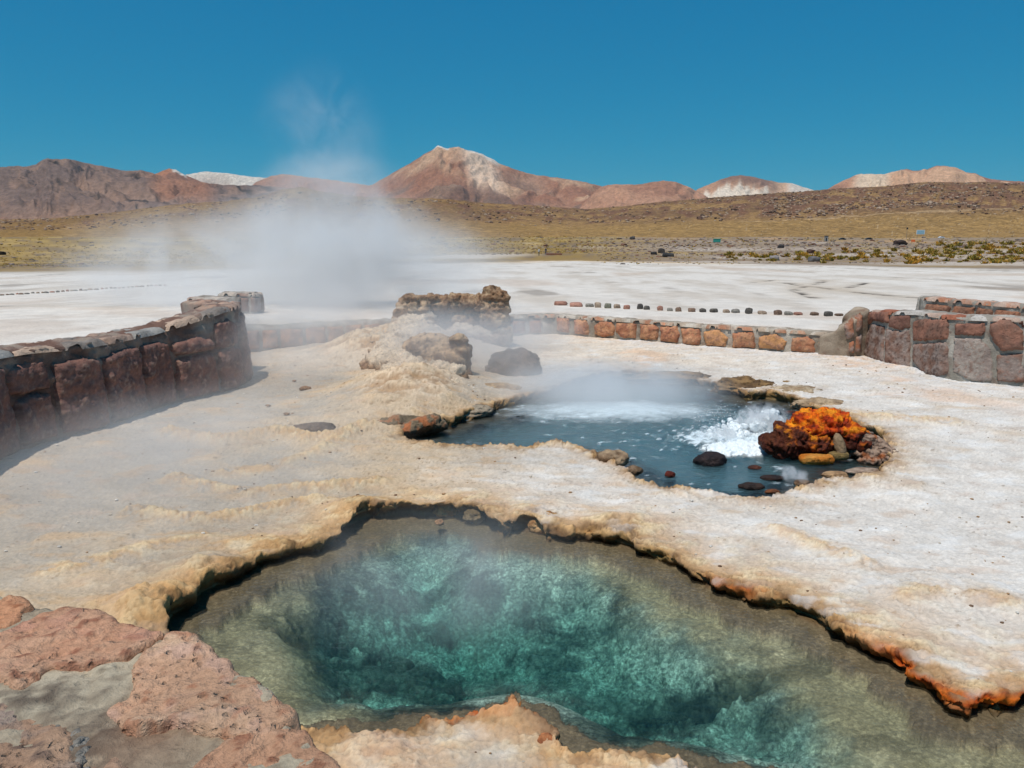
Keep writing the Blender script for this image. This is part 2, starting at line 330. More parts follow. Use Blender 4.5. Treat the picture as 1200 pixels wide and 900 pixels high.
    gk1, gk2, gkr = cell2(x*1.6+.8*f2+.3*f3, y*2.6+.8*f1+.3*f3, 7); gk = ss(.035, .0, gk2-gk1)*ss(.0, .5, f1+.4*f3+.1); z = z-.006*gk; c = mix(c, c_brown, .55*gk*(1-.4*white)); z = z+.008*(gkr-.5)*ss(0, .12, gk2-gk1)*ss(.0, .5, f1+.1)
    gr = fb2(x*42, y*55, 2, 88); c = c*(1+.13*gr+.07*f4)[:, None]; z = z+.0016*gr
    st = fb2(x*2.6+7, y*5, 4, 89); c = mix(c, mix(c_ochre, srgb(196, 170, 150), ss(-.3, .3, f2)), .35*ss(.25, .7, st)*ss(4.5, 1., x)); c = mix(c, srgb(190, 168, 152), .35*ss(.35, .75, st)*ss(1., 3.5, x)); c = mix(c, srgb(232, 230, 226), .5*ss(.2, .7, -st)*white)
    # nose of crust at the left end of the pool, knobs on the far rim
    z = z+.13*blob(x, y, 175, 716, .22, .22)*(1+.3*f3)+.09*blob(x, y, 240, 668, .25, .2)*(1+.3*f3)+.07*blob(x, y, 420, 596, .3, .2)+.05*blob(x, y, 720, 612, .2, .15)+.035*blob(x, y, 640, 600, .25, .2)
    z = z+.05*blob(x, y, 735, 540, .14, .12)*(1+f3)+.05*blob(x, y, 650, 517, .2, .1)+.06*blob(x, y, 600, 835, .15, .1)
    c = mix(c, c_ochre, .6*blob(x, y, 180, 712, .35, .3)*ss(-.6, .3, f3)); c = mix(c, srgb(206, 140, 92), .6*ss(.2, .7, blob(x, y, 600, 832, .22, .12))*ss(-.4, .4, f3))
    c = mix(c, srgb(190, 150, 125), .5*blob(x, y, 560, 880, .6, .25)*ss(-.5, .5, f2))
    vo = np.clip(np.exp(-np.abs(s1)/.1)*(blob(x, y, 1090, 790, .35, .3)+blob(x, y, 1180, 815, .4, .3)+.6*blob(x, y, 860, 690, .2, .15)+.5*blob(x, y, 570, 836, .3, .1)), 0, 1)
    c = mix(c, mix(c_orange, srgb(150, 60, 15), ss(-.2, .5, f4)), .8*vo*np.exp(-np.clip(s1, 0, 9)/.03)*ss(-.5, .3, f3+.3))
    C1 = c
    # --- profile of banks
    T = [-9, 0, .015, .04, .08, .12, .16, .22, .30, 9]
    S = [9, 0, -.015, -.02, -.005, .02, .01, -.12, -.29, -9.]
    ZP = [0, 0, -.008, -.022, -.042, -.062, -.078, -.088, -.095, -.095]
    cave = blob(x, y, 520, 612, .95, .35)+.0*x
    ox = np.zeros_like(x); oy = np.zeros_like(x)
    p = np.stack([x*9, y*9, z*9], -1)
    fold = fb2(x*11+3*f2, y*11, 3, 19)
    for (s, nx, ny, zk) in ((w1, nx1, ny1, 1.), (w2, nx2, ny2, 1.5)):
        t = -s; i = t > 0
        sp_ = np.interp(t, T, S)+cave*.10*np.sin(np.clip(t/.22, 0, 1)*np.pi); dlt = np.where(i, sp_-s, 0)*np.clip(1.-.0*t, 0, 1)
        face = i & (t < .24); amp = np.where(face, np.sin(np.clip(t/.24, 0, 1)*np.pi), 0)*.5
        dlt = dlt+amp*(.05*fold+.018*f4)
        ox += dlt*nx; oy += dlt*ny
        z = np.where(i, z*np.clip(1-t/.2, 0, 1)+zk*np.interp(t, T, ZP)+amp*.018*fold, z)
        fc = mix(mix(c_brown, c_ochre*.8, ss(-.5, .5, fold+.3*f4)), c_dark, ss(.05, .09, t)*.55*(1-ss(.11, .18, t))); fc = mix(fc, srgb(128, 112, 88), ss(.11, .18, t))
        fc = mix(fc, c_olive*.8, .5*ss(0, .6, f2)*(1-ss(.1, .2, t)))
        c = mix(c, fc, ss(0, .05, t)); c = mix(c, mix(c_orange, srgb(170, 70, 20), ss(-.3, .3, fold)), (vo > .05)*np.clip(vo*1.6, 0, 1)*ss(0, .03, t)*(1-ss(.08, .12, t)))
        wet[np.where(nb)[0]] = np.maximum(wet[np.where(nb)[0]], ss(.05, .12, t)*.8)
    # --- floor of pool 1
    i = w1 < -.26; sh, _, _ = sdf(hole1, x, y); sh = sh+.16*fb2(x*1.6, y*1.6, 1, 41); shc = sh+.08*fb2(x*6, y*6, 4, 42)
    peb = fb2(x*16, y*20, 3, 44); big = fb2(x*1.5, y*2.0, 3, 45)
    dep = .04*ss(.4, 1.5, -s1)+ss(.24, .75, -s1)*(.27*ss(-.08, .45, -sh)+.24*ss(.3, 1.4, -sh))*(.55+.45*ss(2.2, .6, x))+.05*ss(-.8, 0., -sh)
    lump = np.maximum(0, fb2(x*3.2, y*3.2, 3, 46))
    zf = -.095-dep+ss(0, .4, -sh)*(.05*lump+.018*fb2(x*7, y*7, 3, 47))*ss(.3, .8, -s1)+.003*peb+.012*big*ss(.3, .6, -s1)
    z = np.where(i, zf, z)
    q1, q2, qr = cell2(x*9+.5*big, y*9+.5*peb, 15); p1, p2, pr_ = cell2(x*24+.6*peb, y*24, 16); qe = ss(.16, 0., q2-q1); pe = ss(.2, 0., p2-p1); dh = ss(.0, .3, -sh)
    zc = dh*(.035*np.sqrt(np.clip(1-q1*q1*1.3, 0, 1))*(.4+qr)-.01*qe); z = np.where(i, z+zc*ss(.26, .6, -s1), z)
    shelf = mix(srgb(172, 154, 124), srgb(150, 134, 104), ss(-.4, .4, big))
    deep = mix(srgb(148, 162, 150), srgb(182, 194, 180), ss(.2, 1, .6*qr+.4*pr_)); deep = mix(deep, srgb(66, 76, 66), .35*qe)
    deep = mix(deep, srgb(62, 72, 62), .85*ss(-.1, .4, fb2(x*1.3+7, y*2.2, 5, 443)))
    rim_shade = np.exp(-((sh+.16)/.13)**2)*ss(.5, -.8, x); deep = mix(deep, srgb(52, 58, 54), .8*rim_shade)  # dark ring: shade of the hole's steep left wall, put into the bed colour
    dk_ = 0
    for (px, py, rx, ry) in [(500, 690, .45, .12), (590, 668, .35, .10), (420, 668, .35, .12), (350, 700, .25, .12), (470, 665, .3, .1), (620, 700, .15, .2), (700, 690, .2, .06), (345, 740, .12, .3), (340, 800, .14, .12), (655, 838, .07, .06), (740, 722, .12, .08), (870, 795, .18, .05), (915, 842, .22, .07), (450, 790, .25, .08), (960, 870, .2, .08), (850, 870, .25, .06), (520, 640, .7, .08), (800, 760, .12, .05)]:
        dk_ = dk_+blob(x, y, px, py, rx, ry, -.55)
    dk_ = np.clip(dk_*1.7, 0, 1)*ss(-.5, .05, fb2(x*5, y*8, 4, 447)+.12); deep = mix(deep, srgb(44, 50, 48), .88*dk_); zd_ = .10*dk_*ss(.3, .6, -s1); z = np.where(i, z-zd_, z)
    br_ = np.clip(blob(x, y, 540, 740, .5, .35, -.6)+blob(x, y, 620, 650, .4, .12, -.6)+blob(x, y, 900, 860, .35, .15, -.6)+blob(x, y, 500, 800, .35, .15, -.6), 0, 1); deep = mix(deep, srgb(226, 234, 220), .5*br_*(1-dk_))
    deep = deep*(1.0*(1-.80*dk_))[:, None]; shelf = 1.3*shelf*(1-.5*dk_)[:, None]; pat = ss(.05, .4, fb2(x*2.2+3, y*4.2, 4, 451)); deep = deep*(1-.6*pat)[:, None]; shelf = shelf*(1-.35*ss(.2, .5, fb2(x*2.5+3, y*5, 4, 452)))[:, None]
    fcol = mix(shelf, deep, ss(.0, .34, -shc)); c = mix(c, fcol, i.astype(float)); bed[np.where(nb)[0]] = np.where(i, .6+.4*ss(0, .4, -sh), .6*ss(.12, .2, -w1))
    # --- floor of pool 2
    i2 = w2 < -.26; big2 = fb2(x*2, y*2, 3, 51)
    sl = ss(3.2, 1.4, x+.7*(y-6)*0)                                                      # shallow right end, deep left
    z = np.where(i2, -.14-(.9*ss(.3, 1.1, -w2)*sl)+.05*big2+.02*f3, z)
    fc2 = mix(srgb(62, 66, 60), srgb(36, 42, 42), ss(-.4, .4, big2+.3*f3)); fc2 = mix(fc2, srgb(120, 60, 30), .6*ss(.3, .8, f3)*ss(1.9, 2.6, x)); c = mix(c, fc2, i2.astype(float))
    # --- step up behind the walls
    sb, nbx, nby = sdf(basin, x, y); k = ss(.12, .34, sb); z = z*(1-k)+k*(terrace_z(x, y)+.006*f3+.003*f4)
    foot = np.exp(-np.clip(-sb, 0, 9)/.35)*(sb < .1)*(x > 2.); c = mix(c, srgb(222, 226, 230), .75*foot*ss(-.6, .4, f3)); c = mix(c, srgb(130, 122, 112), .5*foot*ss(.2, .7, f4+.2*f3))
    tcol = mix(srgb(222, 213, 202), srgb(210, 196, 182), ss(-.4, .6, fb2(x*.6, y*.6, 3, 61))); c = mix(c, tcol, k)
    Z[nb] = z; C[nb] = c; OX[nb] = ox; OY[nb] = oy
    # ---- terrace and plain
    x = X[far]; y = Y[far]
    z = terrace_z(x, y); a = fb2(x*.35, y*.12, 4, 71); b = fb2(x*1.5, y*.5, 3, 72)
    z = z+.012*a+.008*b
    c = mix(srgb(222, 213, 202), srgb(204, 192, 178), ss(-.3, .7, a+.4*b)); c = mix(c, srgb(196, 172, 150), .5*ss(.35, .8, fb2(x*.15+5, y*.08, 4, 73)))
    c = mix(c, srgb(150, 138, 126), .7*ss(.5, .85, fb2(x*.3, y*.1, 4, 75)))
    for pts, wd in cracks:
        zz = 2-1.6; pw = np.array([[*PY(px, py, PYD(py))[:2]] for px, py in pts]); d, _, _, u = seg_dist(pw, x, y); d = d+.05*b; g = np.exp(-(d/(wd*1.5+.05))**2)*ss(-.35, .1, fb2(x*1.3, y*.9, 2, 74)); g2 = np.exp(-(d/(wd*1.5+.6))**2)
        z = z-.04*g; c = mix(c, srgb(196, 178, 156), .5*g2); c = mix(c, srgb(46, 38, 32), g*.95)
    # where the white flat ends and scrub starts
    az_ = x/np.maximum(y, 1)
    edge = np.interp(az_, [-.75, -.6, -.45, -.3, -.15, 0, .08, .2, .35, .5, .7, 1.2], [42, 44, 47, 56, 75, 95, 118, 92, 70, 58, 50, 48])
    en = y-edge*(1+.10*fb2(x*.05, y*.03, 4, 81)); pl = ss(-2, 6, en)
    g1 = fb2(x*.03, y*.018, 4, 82); g3 = fb2(x*.35, y*.22, 3, 83); 
    grs = mix(srgb(152, 124, 72), srgb(180, 150, 92), ss(-.4, .5, g1+.3*g3)); grs = mix(grs, srgb(122, 104, 86), .8*ss(-.1, .6, fb2(x*.06, y*.05, 4, 84)+.5*g3+.5*np.exp(-(en/18)**2))); 
    grs = mix(grs, srgb(150, 130, 112), ss(.05, .2, az_)*.9*ss(-.8, .2, fb2(x*.02, y*.05, 3, 87)+.2)); 
    pale = ss(.25, .6, fb2(x*.010+3, y*.02, 4, 85)+.35*ss(.15, .3, az_)-.15)*ss(1.0, .8, y/420); grs = mix(grs, srgb(204, 190, 176), pale*.75); grs = mix(grs, srgb(196, 156, 112), .7*ss(.3, .7, fb2(x*.013, y*.02, 3, 86))*ss(.1, .3, az_)*ss(120, 200, y))
    grs = mix(grs, srgb(146, 130, 114), .8*np.exp(-np.clip(en, 0, 99)/10)*(.6+.4*ss(-.2, .2, g3))); c = mix(c, grs, pl); z = z+pl*(.10*np.abs(g3)+.06*g1)
    c = mix(c, srgb(214, 176, 120), .6*np.exp(-(en/8)**2)*ss(-.1, .1, az_)*ss(.35, .2, az_))
    # hills rising behind the plain
    fade = ss(600, 1500, y); z = z-40*ss(2500, 9000, y)
    Z[far] = z; C[far] = c
    global BED; BED = bed
    return np.stack([X+OX, Y+OY, Z], -1), np.concatenate([C, wet[:, None]], 1)
def PYD(py):
    """distance at which a picture row meets the sloping white flat"""
    a = math.tan(PITCH-math.atan((450-py)/900.)); return max(16., (2-.36-.027*16)/(a-.027))

rows = []
py = 1500.
while py > 268.5:
    ang = PITCH-math.atan((450-py)/900.)
    rows.append(2/math.tan(ang) if ang < 1.5 else .2)
    py -= 1.25 if py > 490 else .8 if py > 385 else (.9 if py > 276 else .45)
rows = np.array(rows); rows = rows[(rows > .3)]; rows = rows[rows < 1200]
rows = np.concatenate([rows, np.geomspace(rows[-1]*1.06, 30000, 34)])
uc = np.linspace(-.56, .56, 820); uo = .56+np.cumsum(np.linspace(.0018, .04, 36))
us = np.concatenate([-uo[::-1], uc, uo])
apex = np.where(rows < 30, 2.0, 2.0)
YY = np.repeat(rows[:, None], len(us), 1); 
# columns fan out; the fan widens so that it covers the picture near and far
fan = (rows+2.0)[:, None]*np.interp(rows, [0, 3, 16, 60], [1.0, 1.0, 1.12, 1.26])[:, None]
XX = us[None, :]*fan
V, C = ground(XX, YY)
F = grid_faces(len(rows), len(us))
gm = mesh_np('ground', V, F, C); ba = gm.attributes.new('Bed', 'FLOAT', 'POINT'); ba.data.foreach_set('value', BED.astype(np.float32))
t_ = M_GROUND.node_tree; N_ = t_.nodes; L_ = t_.links; pb = N_['Principled BSDF']; src = pb.inputs['Base Color'].links[0].from_socket
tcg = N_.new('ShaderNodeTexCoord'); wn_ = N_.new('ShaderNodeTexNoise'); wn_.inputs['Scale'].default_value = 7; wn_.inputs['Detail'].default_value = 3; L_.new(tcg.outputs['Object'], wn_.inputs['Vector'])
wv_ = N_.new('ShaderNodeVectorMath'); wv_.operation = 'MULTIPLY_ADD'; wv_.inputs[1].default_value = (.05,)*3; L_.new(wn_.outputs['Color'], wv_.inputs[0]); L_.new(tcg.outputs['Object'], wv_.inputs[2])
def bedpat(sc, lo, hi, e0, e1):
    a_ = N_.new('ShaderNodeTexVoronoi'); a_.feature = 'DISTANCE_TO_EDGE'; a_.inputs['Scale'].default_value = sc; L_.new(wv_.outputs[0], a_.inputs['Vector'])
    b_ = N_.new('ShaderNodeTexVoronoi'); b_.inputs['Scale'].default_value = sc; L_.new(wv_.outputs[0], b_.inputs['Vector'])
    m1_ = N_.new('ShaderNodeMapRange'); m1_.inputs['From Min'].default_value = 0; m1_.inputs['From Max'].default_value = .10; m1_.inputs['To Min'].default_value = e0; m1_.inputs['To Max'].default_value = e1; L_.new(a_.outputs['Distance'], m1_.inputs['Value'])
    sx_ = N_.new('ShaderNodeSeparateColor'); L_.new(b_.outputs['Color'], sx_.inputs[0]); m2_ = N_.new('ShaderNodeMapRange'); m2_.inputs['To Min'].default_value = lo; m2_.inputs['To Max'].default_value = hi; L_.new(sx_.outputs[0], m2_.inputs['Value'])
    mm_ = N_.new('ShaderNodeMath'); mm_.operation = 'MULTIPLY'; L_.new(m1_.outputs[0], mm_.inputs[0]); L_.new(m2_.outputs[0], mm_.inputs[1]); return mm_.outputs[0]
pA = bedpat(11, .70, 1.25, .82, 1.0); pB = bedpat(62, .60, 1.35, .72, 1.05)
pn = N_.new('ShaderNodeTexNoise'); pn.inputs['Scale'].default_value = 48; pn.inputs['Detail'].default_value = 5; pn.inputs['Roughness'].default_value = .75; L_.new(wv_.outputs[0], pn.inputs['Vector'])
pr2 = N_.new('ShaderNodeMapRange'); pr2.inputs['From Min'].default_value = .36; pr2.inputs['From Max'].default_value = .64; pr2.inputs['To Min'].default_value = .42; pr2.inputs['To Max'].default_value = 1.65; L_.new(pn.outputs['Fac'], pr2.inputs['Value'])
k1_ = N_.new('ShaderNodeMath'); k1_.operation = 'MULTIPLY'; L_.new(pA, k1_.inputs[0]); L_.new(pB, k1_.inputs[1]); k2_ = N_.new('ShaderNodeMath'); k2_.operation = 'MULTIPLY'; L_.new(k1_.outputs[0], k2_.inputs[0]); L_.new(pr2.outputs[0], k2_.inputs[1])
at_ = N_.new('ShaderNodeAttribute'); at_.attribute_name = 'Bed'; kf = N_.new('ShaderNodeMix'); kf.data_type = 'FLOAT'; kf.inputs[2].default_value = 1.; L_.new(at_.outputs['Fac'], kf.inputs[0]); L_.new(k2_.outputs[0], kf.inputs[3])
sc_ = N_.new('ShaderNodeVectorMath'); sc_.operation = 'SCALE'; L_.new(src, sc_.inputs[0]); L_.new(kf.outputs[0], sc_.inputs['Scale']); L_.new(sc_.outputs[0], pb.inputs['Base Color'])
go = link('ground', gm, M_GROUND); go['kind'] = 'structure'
print('ground verts', len(V))
# height lookup near
def gz(x, y):
    V_, _ = ground(np.array([float(x)]), np.array([float(y)])); return float(V_[0, 2])

# ================================================================== WATER
def water(name, poly, z, bottom, res, amp, m, foamf=None, pad=.25):
    x0, y0 = poly.min(0)-pad; x1, y1 = poly.max(0)+pad; nx = int((x1-x0)/res)+1; ny = int((y1-y0)/res)+1
    x, y = np.meshgrid(np.linspace(x0, x1, nx), np.linspace(y0, y1, ny)); s, _, _ = sdf(poly, x, y)
    zz = z+amp(x, y); al = foamf(x, y) if foamf is not None else np.zeros_like(x)
    V = np.stack([x, y, zz], -1).reshape(-1, 3); mk = s < .22
    F = grid_faces(ny, nx, mk)
    Cc = np.concatenate([np.ones((len(V), 3)), al.reshape(-1, 1)], 1)
    V, F, Cc = compact(V, F, Cc)
    me = mesh_np(name, V, F, Cc)
    bm = bmesh.new(); bm.from_mesh(me); be = [e for e in bm.edges if e.is_boundary]
    r = bmesh.ops.extrude_edge_only(bm, edges=be); nv = [v for v in r['geom'] if isinstance(v, bmesh.types.BMVert)]
    for v in nv: v.co.z = bottom
    ne = [e for e in bm.edges if e.is_boundary]
    bmesh.ops.contextual_create(bm, geom=ne); bmesh.ops.recalc_face_normals(bm, faces=bm.faces)
    bm.to_mesh(me); bm.free()
    o = link(name, me, m); o['kind'] = 'structure'; return o
W1 = mat_water('clear_pool_water', 15., .30, (.30, .78, .75), 1.75, foam=False, scat=((.35, .92, .95), .04), refr=.15)
W2 = mat_water('boiling_pool_water', 14., .9, (.22, .58, .68), 1.7, foam=True, rough=.12, scat=((.45, .80, .90), 2.6))
water('front_pool_water', pool1, POOL_Z, -2.2, .035, lambda x, y: .0016*fb2(x*5, y*8, 3, 91), W1)
FC = P(722, 482, -.1); BC = P(870, 515, -.1)
def foam_f(x, y):
    f = fb2(x*4, y*7, 4, 95); g = fb2(x*13, y*20, 3, 96)
    a = np.exp(-((x-FC[0])/1.2)**2-((y-FC[1])/.55)**2)
    b = np.exp(-((x-BC[0]+.15)/.55)**2-((y-BC[1])/.42)**2)*1.1
    c = np.exp(-((x-BC[0]+.8)/.8)**2-((y-BC[1]+.1)/.6)**2)*.45+np.exp(-((x-BC[0]-.55)/.35)**2-((y-BC[1]+.65)/.2)**2)*.5
    return np.clip(ss(.10, .95, a+.12*f+.10*g)*.85+ss(.3, 1.1, b+.35*f+.45*g)+ss(.5, 1.1, c+.4*f+.5*g)*.4, 0, 1)
def amp2(x, y):
    b = np.exp(-((x-BC[0]+.2)/.9)**2-((y-BC[1])/.7)**2)
    a = np.exp(-((x-FC[0])/.9)**2-((y-FC[1])/.45)**2)
    return .005*fb2(x*5, y*8, 4, 97)+b*(.05*np.abs(fb2(x*5, y*6, 4, 98))+.03*np.abs(fb2(x*16, y*16, 3, 99)))+a*.06
water('back_pool_water', pool2, POOL2_Z, -2.4, .03, amp2, W2, foam_f)

# ================================================================== ROCKS
_ico = {}
def ico(sub):
    if sub not in _ico:
        bm = bmesh.new(); bmesh.ops.create_icosphere(bm, subdivisions=sub, radius=1)
        v = np.array([q.co[:] for q in bm.verts]); f = np.array([[q.index for q in p.verts] for p in bm.faces]); bm.free(); _ico[sub] = (v, f)
    return _ico[sub]
def rock_data(rad, sub=4, seed=0, amp=.25, flat=.0, boxy=0., rot=0., tilt=0., strat=0., freq=1.):
    v, f = ico(sub); p = v.copy()
    if boxy: p = np.sign(p)*np.abs(p)**(1-boxy); p /= np.maximum(np.abs(p).max(1, keepdims=True)*.5+.5*np.linalg.norm(p, axis=1, keepdims=True), 1e-6)
    d = 1+amp*fb3(v*1.1*freq+seed*3.1, 5, seed)+amp*.35*np.abs(fb3(v*4*freq+seed, 3, seed+5))
    d = d-amp*.5*np.clip(.35-np.abs(n3(v*2.3*freq+seed*1.9, seed+11)), 0, 1)*1.2
    p = p*d[:, None]
    if strat: p[:, :2] *= (1+strat*np.sin(p[:, 2:3]*14+3*n3(v*2, seed)[:, None]))
    p = p*np.array(rad)
    M = np.array(Euler((tilt, 0, rot)).to_matrix()); p = p@M.T
    return p, f
def rock_obj(name, loc, rad, colf, m=None, parent=None, **k):
    p, f = rock_data(rad, **k); sd = k.get('seed', 0)
    cc = colf(p, sd); me = mesh_np(name, p, f, cc); o = link(name, me, m or M_CRUST, parent); o.location = loc
    return o
def two(c1, c2, fr=6., c3=None, t3=.3):
    def fn(p, sd):
        a = fb3(p*fr+sd, 4, sd+9); c = mix(c1, c2, ss(-.5, .5, a))
        if c3 is not None: c = mix(c, c3, ss(t3, t3+.4, fb3(p*fr*1.7-sd, 3, sd+3)))
        return c
    return fn
def fuse(name, blobs, voxel, namp, nfreq, colf, seed, loc, m=None, post=None, parent=None, isub=3):
    """several lumps fused into one continuous rock body, then roughened"""
    bm = bmesh.new()
    for (c, r, *rest) in blobs:
        rot = rest[0] if rest else (0, 0, 0)
        g = bmesh.ops.create_icosphere(bm, subdivisions=isub, radius=1)
        bmesh.ops.transform(bm, matrix=Matrix.Translation(c) @ Euler(rot).to_matrix().to_4x4() @ Matrix.Diagonal((*r, 1)), verts=g['verts'])
    me = bpy.data.meshes.new('tmp'); bm.to_mesh(me); bm.free(); o = bpy.data.objects.new('tmp', me); col.objects.link(o)
    md = o.modifiers.new('r', 'REMESH'); md.mode = 'VOXEL'; md.voxel_size = voxel
    ms = o.modifiers.new('s', 'SMOOTH'); ms.iterations = 3
    ev = o.evaluated_get(bpy.context.evaluated_depsgraph_get()); me2 = bpy.data.meshes.new_from_object(ev)
    bpy.data.objects.remove(o); bpy.data.meshes.remove(me)
    n = len(me2.vertices); v = np.zeros(n*3, np.float32); me2.vertices.foreach_get('co', v); v = v.reshape(-1, 3).astype(float)
    nr = np.zeros(n*3, np.float32); me2.vertices.foreach_get('normal', nr); nr = nr.reshape(-1, 3)
    d = namp*(fb3(v*nfreq, 5, seed)+.6*(1-2*np.abs(n3(v*nfreq*2.3+5, seed+4))))
    st = np.sin(v[:, 2]*60+4*n3(v*3, seed+8))*.1*namp*2
    v2 = v+nr*(d+st)[:, None]
    if post is not None: v2 = post(v2)
    me2.vertices.foreach_set('co', v2.astype(np.float32).ravel()); me2.polygons.foreach_set('use_smooth', np.ones(len(me2.polygons), bool))
    for a in list(me2.color_attributes): me2.color_attributes.remove(a)
    set_col(me2, colf(v2, nr, d)); me2.update(); me2.name = name
    o = link(name, me2, m or M_CRUST, parent); o.location = loc; return o

# ---- the cone (crater) with its ragged rim: built of fused lumps
def W(px, py, y): return PY(px, py, y)
base = np.array([CR_C[0], CR_C[1], 0.])
def rel(px, py, y): return tuple(W(px, py, y)-base)
yb = CR_C[1]+.25
cb = []
for (px, py, dy, r) in [(468, 385, -.1, (.13, .16, .16)), (471, 370, 0, (.10, .14, .17)), (474, 358, .05, (.085, .12, .10)), (480, 350, .1, (.10, .12, .06)), (493, 352, .2, (.13, .13, .07)), (506, 351, .3, (.13, .13, .065)), (520, 353, .35, (.13, .13, .07)),
        (534, 350, .4, (.13, .13, .07)), (546, 353, .35, (.11, .13, .08)), (556, 353, .3, (.10, .12, .09)), (566, 356, .2, (.10, .12, .12)), (576, 350, .15, (.15, .15, .17)), (585, 352, .1, (.14, .14, .14)), (578, 364, .12, (.18, .18, .2)), (572, 344, .15, (.09, .10, .055)), (588, 362, .1, (.09, .13, .12)),
        (580, 376, .1, (.20, .22, .22)), (586, 393, .05, (.16, .2, .18)), (572, 398, .1, (.25, .25, .2)), (545, 395, .3, (.3, .3, .2)), (520, 388, .55, (.45, .15, .36)), (548, 380, .5, (.4, .2, .40)), (505, 366, .45, (.22, .14, .18)), (530, 366, .5, (.25, .14, .2)), (553, 362, .45, (.2, .14, .2)), (495, 358, .25, (.14, .14, .10)), (513, 357, .33, (.15, .14, .11)), (535, 357, .4, (.15, .14, .12)), (490, 375, .1, (.10, .10, .22)), (502, 385, .0, (.14, .16, .24)), (486, 395, -.2, (.22, .2, .18)), (512, 405, -.2, (.3, .25, .2)), (484, 368, .0, (.06, .08, .2)), (497, 366, .0, (.06, .06, .16))]:
    cb.append((rel(px, py, yb+dy), r))
for (px, py, yy_, r0) in [(484, 380, 12.8, .26), (492, 390, 12.3, .26), (500, 400, 11.7, .27), (508, 411, 11.1, .27), (514, 423, 10.5, .26), (518, 438, 9.9, .24), (516, 453, 9.4, .22), (508, 466, 9.05, .2), (496, 477, 8.75, .18), (488, 398, 11.8, .3), (492, 415, 11., .3), (498, 432, 10.3, .28), (500, 450, 9.6, .26), (476, 392, 12.4, .28), (466, 400, 12.2, .26), (455, 398, 12.6, .34), (440, 404, 12.4, .32), (470, 412, 11.6, .36), (462, 425, 11.0, .36), (480, 428, 10.6, .36), (476, 444, 10.0, .34), (482, 458, 9.5, .30)]: cb.append((rel(px, py+4, yy_), (r0*1.1, r0*.9, r0*.62)))
def cone_col(v, nr, d):
    a = fb3(v*5, 4, 201); b = fb3(v*16, 3, 202)
    c = mix(srgb(160, 126, 96), srgb(204, 174, 140), ss(-.4, .5, a+.4*b)); c = mix(c, srgb(120, 86, 62), ss(.1, .7, b-.2*a)*.7); c = mix(c, srgb(128, 98, 74), .6*ss(.25, -.2, nr[:, 2]))  # last mix paints shade into the steep and overhanging sides
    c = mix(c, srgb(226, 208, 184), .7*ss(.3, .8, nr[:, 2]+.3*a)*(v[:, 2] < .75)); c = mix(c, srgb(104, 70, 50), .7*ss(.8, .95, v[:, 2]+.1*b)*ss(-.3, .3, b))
    return np.concatenate([c, np.zeros((len(c), 1))], 1)
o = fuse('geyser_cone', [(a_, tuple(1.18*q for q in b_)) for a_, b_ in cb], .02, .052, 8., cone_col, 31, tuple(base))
tag(o, 'ragged tan mineral cone with an overhanging broken rim left of the back pool', 'rock formation')
def shade_col(c1, c2, c3=None):
    def f(v, nr, d):
        a = fb3(v*7, 4, 211); c = mix(c1, c2, ss(-.3, .6, a*.7+.9*nr[:, 2]-.4))  # painted shade: steep sides take the darker tone, tops the paler one
        if c3 is not None: c = mix(c, c3, ss(.2, .7, fb3(v*13, 3, 212)))
        return np.concatenate([c, np.full((len(c), 1), .2)], 1)
    return f
y2 = 9.6; b2 = np.array([*P(535, 447)[:2], 0.])
kb = [(tuple(W(px, py, b2[1]+dy)-b2), tuple(1.15*q for q in r)) for (px, py, dy, r) in [(537, 400, .1, (.10, .11, .09)), (541, 412, .1, (.12, .13, .12)), (534, 425, .1, (.17, .18, .17)), (540, 438, .05, (.13, .15, .12)), (520, 415, .35, (.24, .25, .2)), (515, 440, .2, (.25, .25, .18)), (526, 450, 0, (.22, .2, .1)), (505, 410, .5, (.35, .3, .2)), (500, 432, .35, (.4, .35, .16)), (512, 425, .2, (.22, .2, .2))]]
o = fuse('rock_outcrop', kb, .018, .028, 7., shade_col(srgb(122, 94, 72), srgb(206, 172, 134), srgb(104, 76, 56)), 37, tuple(b2))
tag(o, 'brown knobbly crust outcrop below the cone, at the back pool\'s left bank', 'rock')
bl = P(602, 440); o = rock_obj('boulder', (bl[0], bl[1]+.2, .06), (.40, .30, .27), two(srgb(136, 116, 102), srgb(104, 88, 78), 5), seed=41, amp=.22, boxy=0, sub=5)
tag(o, 'dark brown rounded boulder in the steam between the cone and the back pool', 'boulder')
bl = P(580, 458); o = rock_obj('rock_slab', (bl[0], bl[1]+.2, -.03), (.36, .2, .09), two(srgb(190, 158, 118), srgb(150, 120, 88), 6), seed=43, amp=.2, sub=5)
tag(o, 'low tan rock shelf at the water, below the dark rounded boulder', 'rock')
bl = P(535, 480); o = rock_obj('rock_slab', (bl[0], bl[1]+.12, -.05), (.40, .2, .08), two(srgb(176, 160, 138), srgb(130, 112, 92), 6), seed=44, amp=.22, sub=5)
tag(o, 'flat grey brown rock ledge reaching into the left end of the back pool', 'rock')
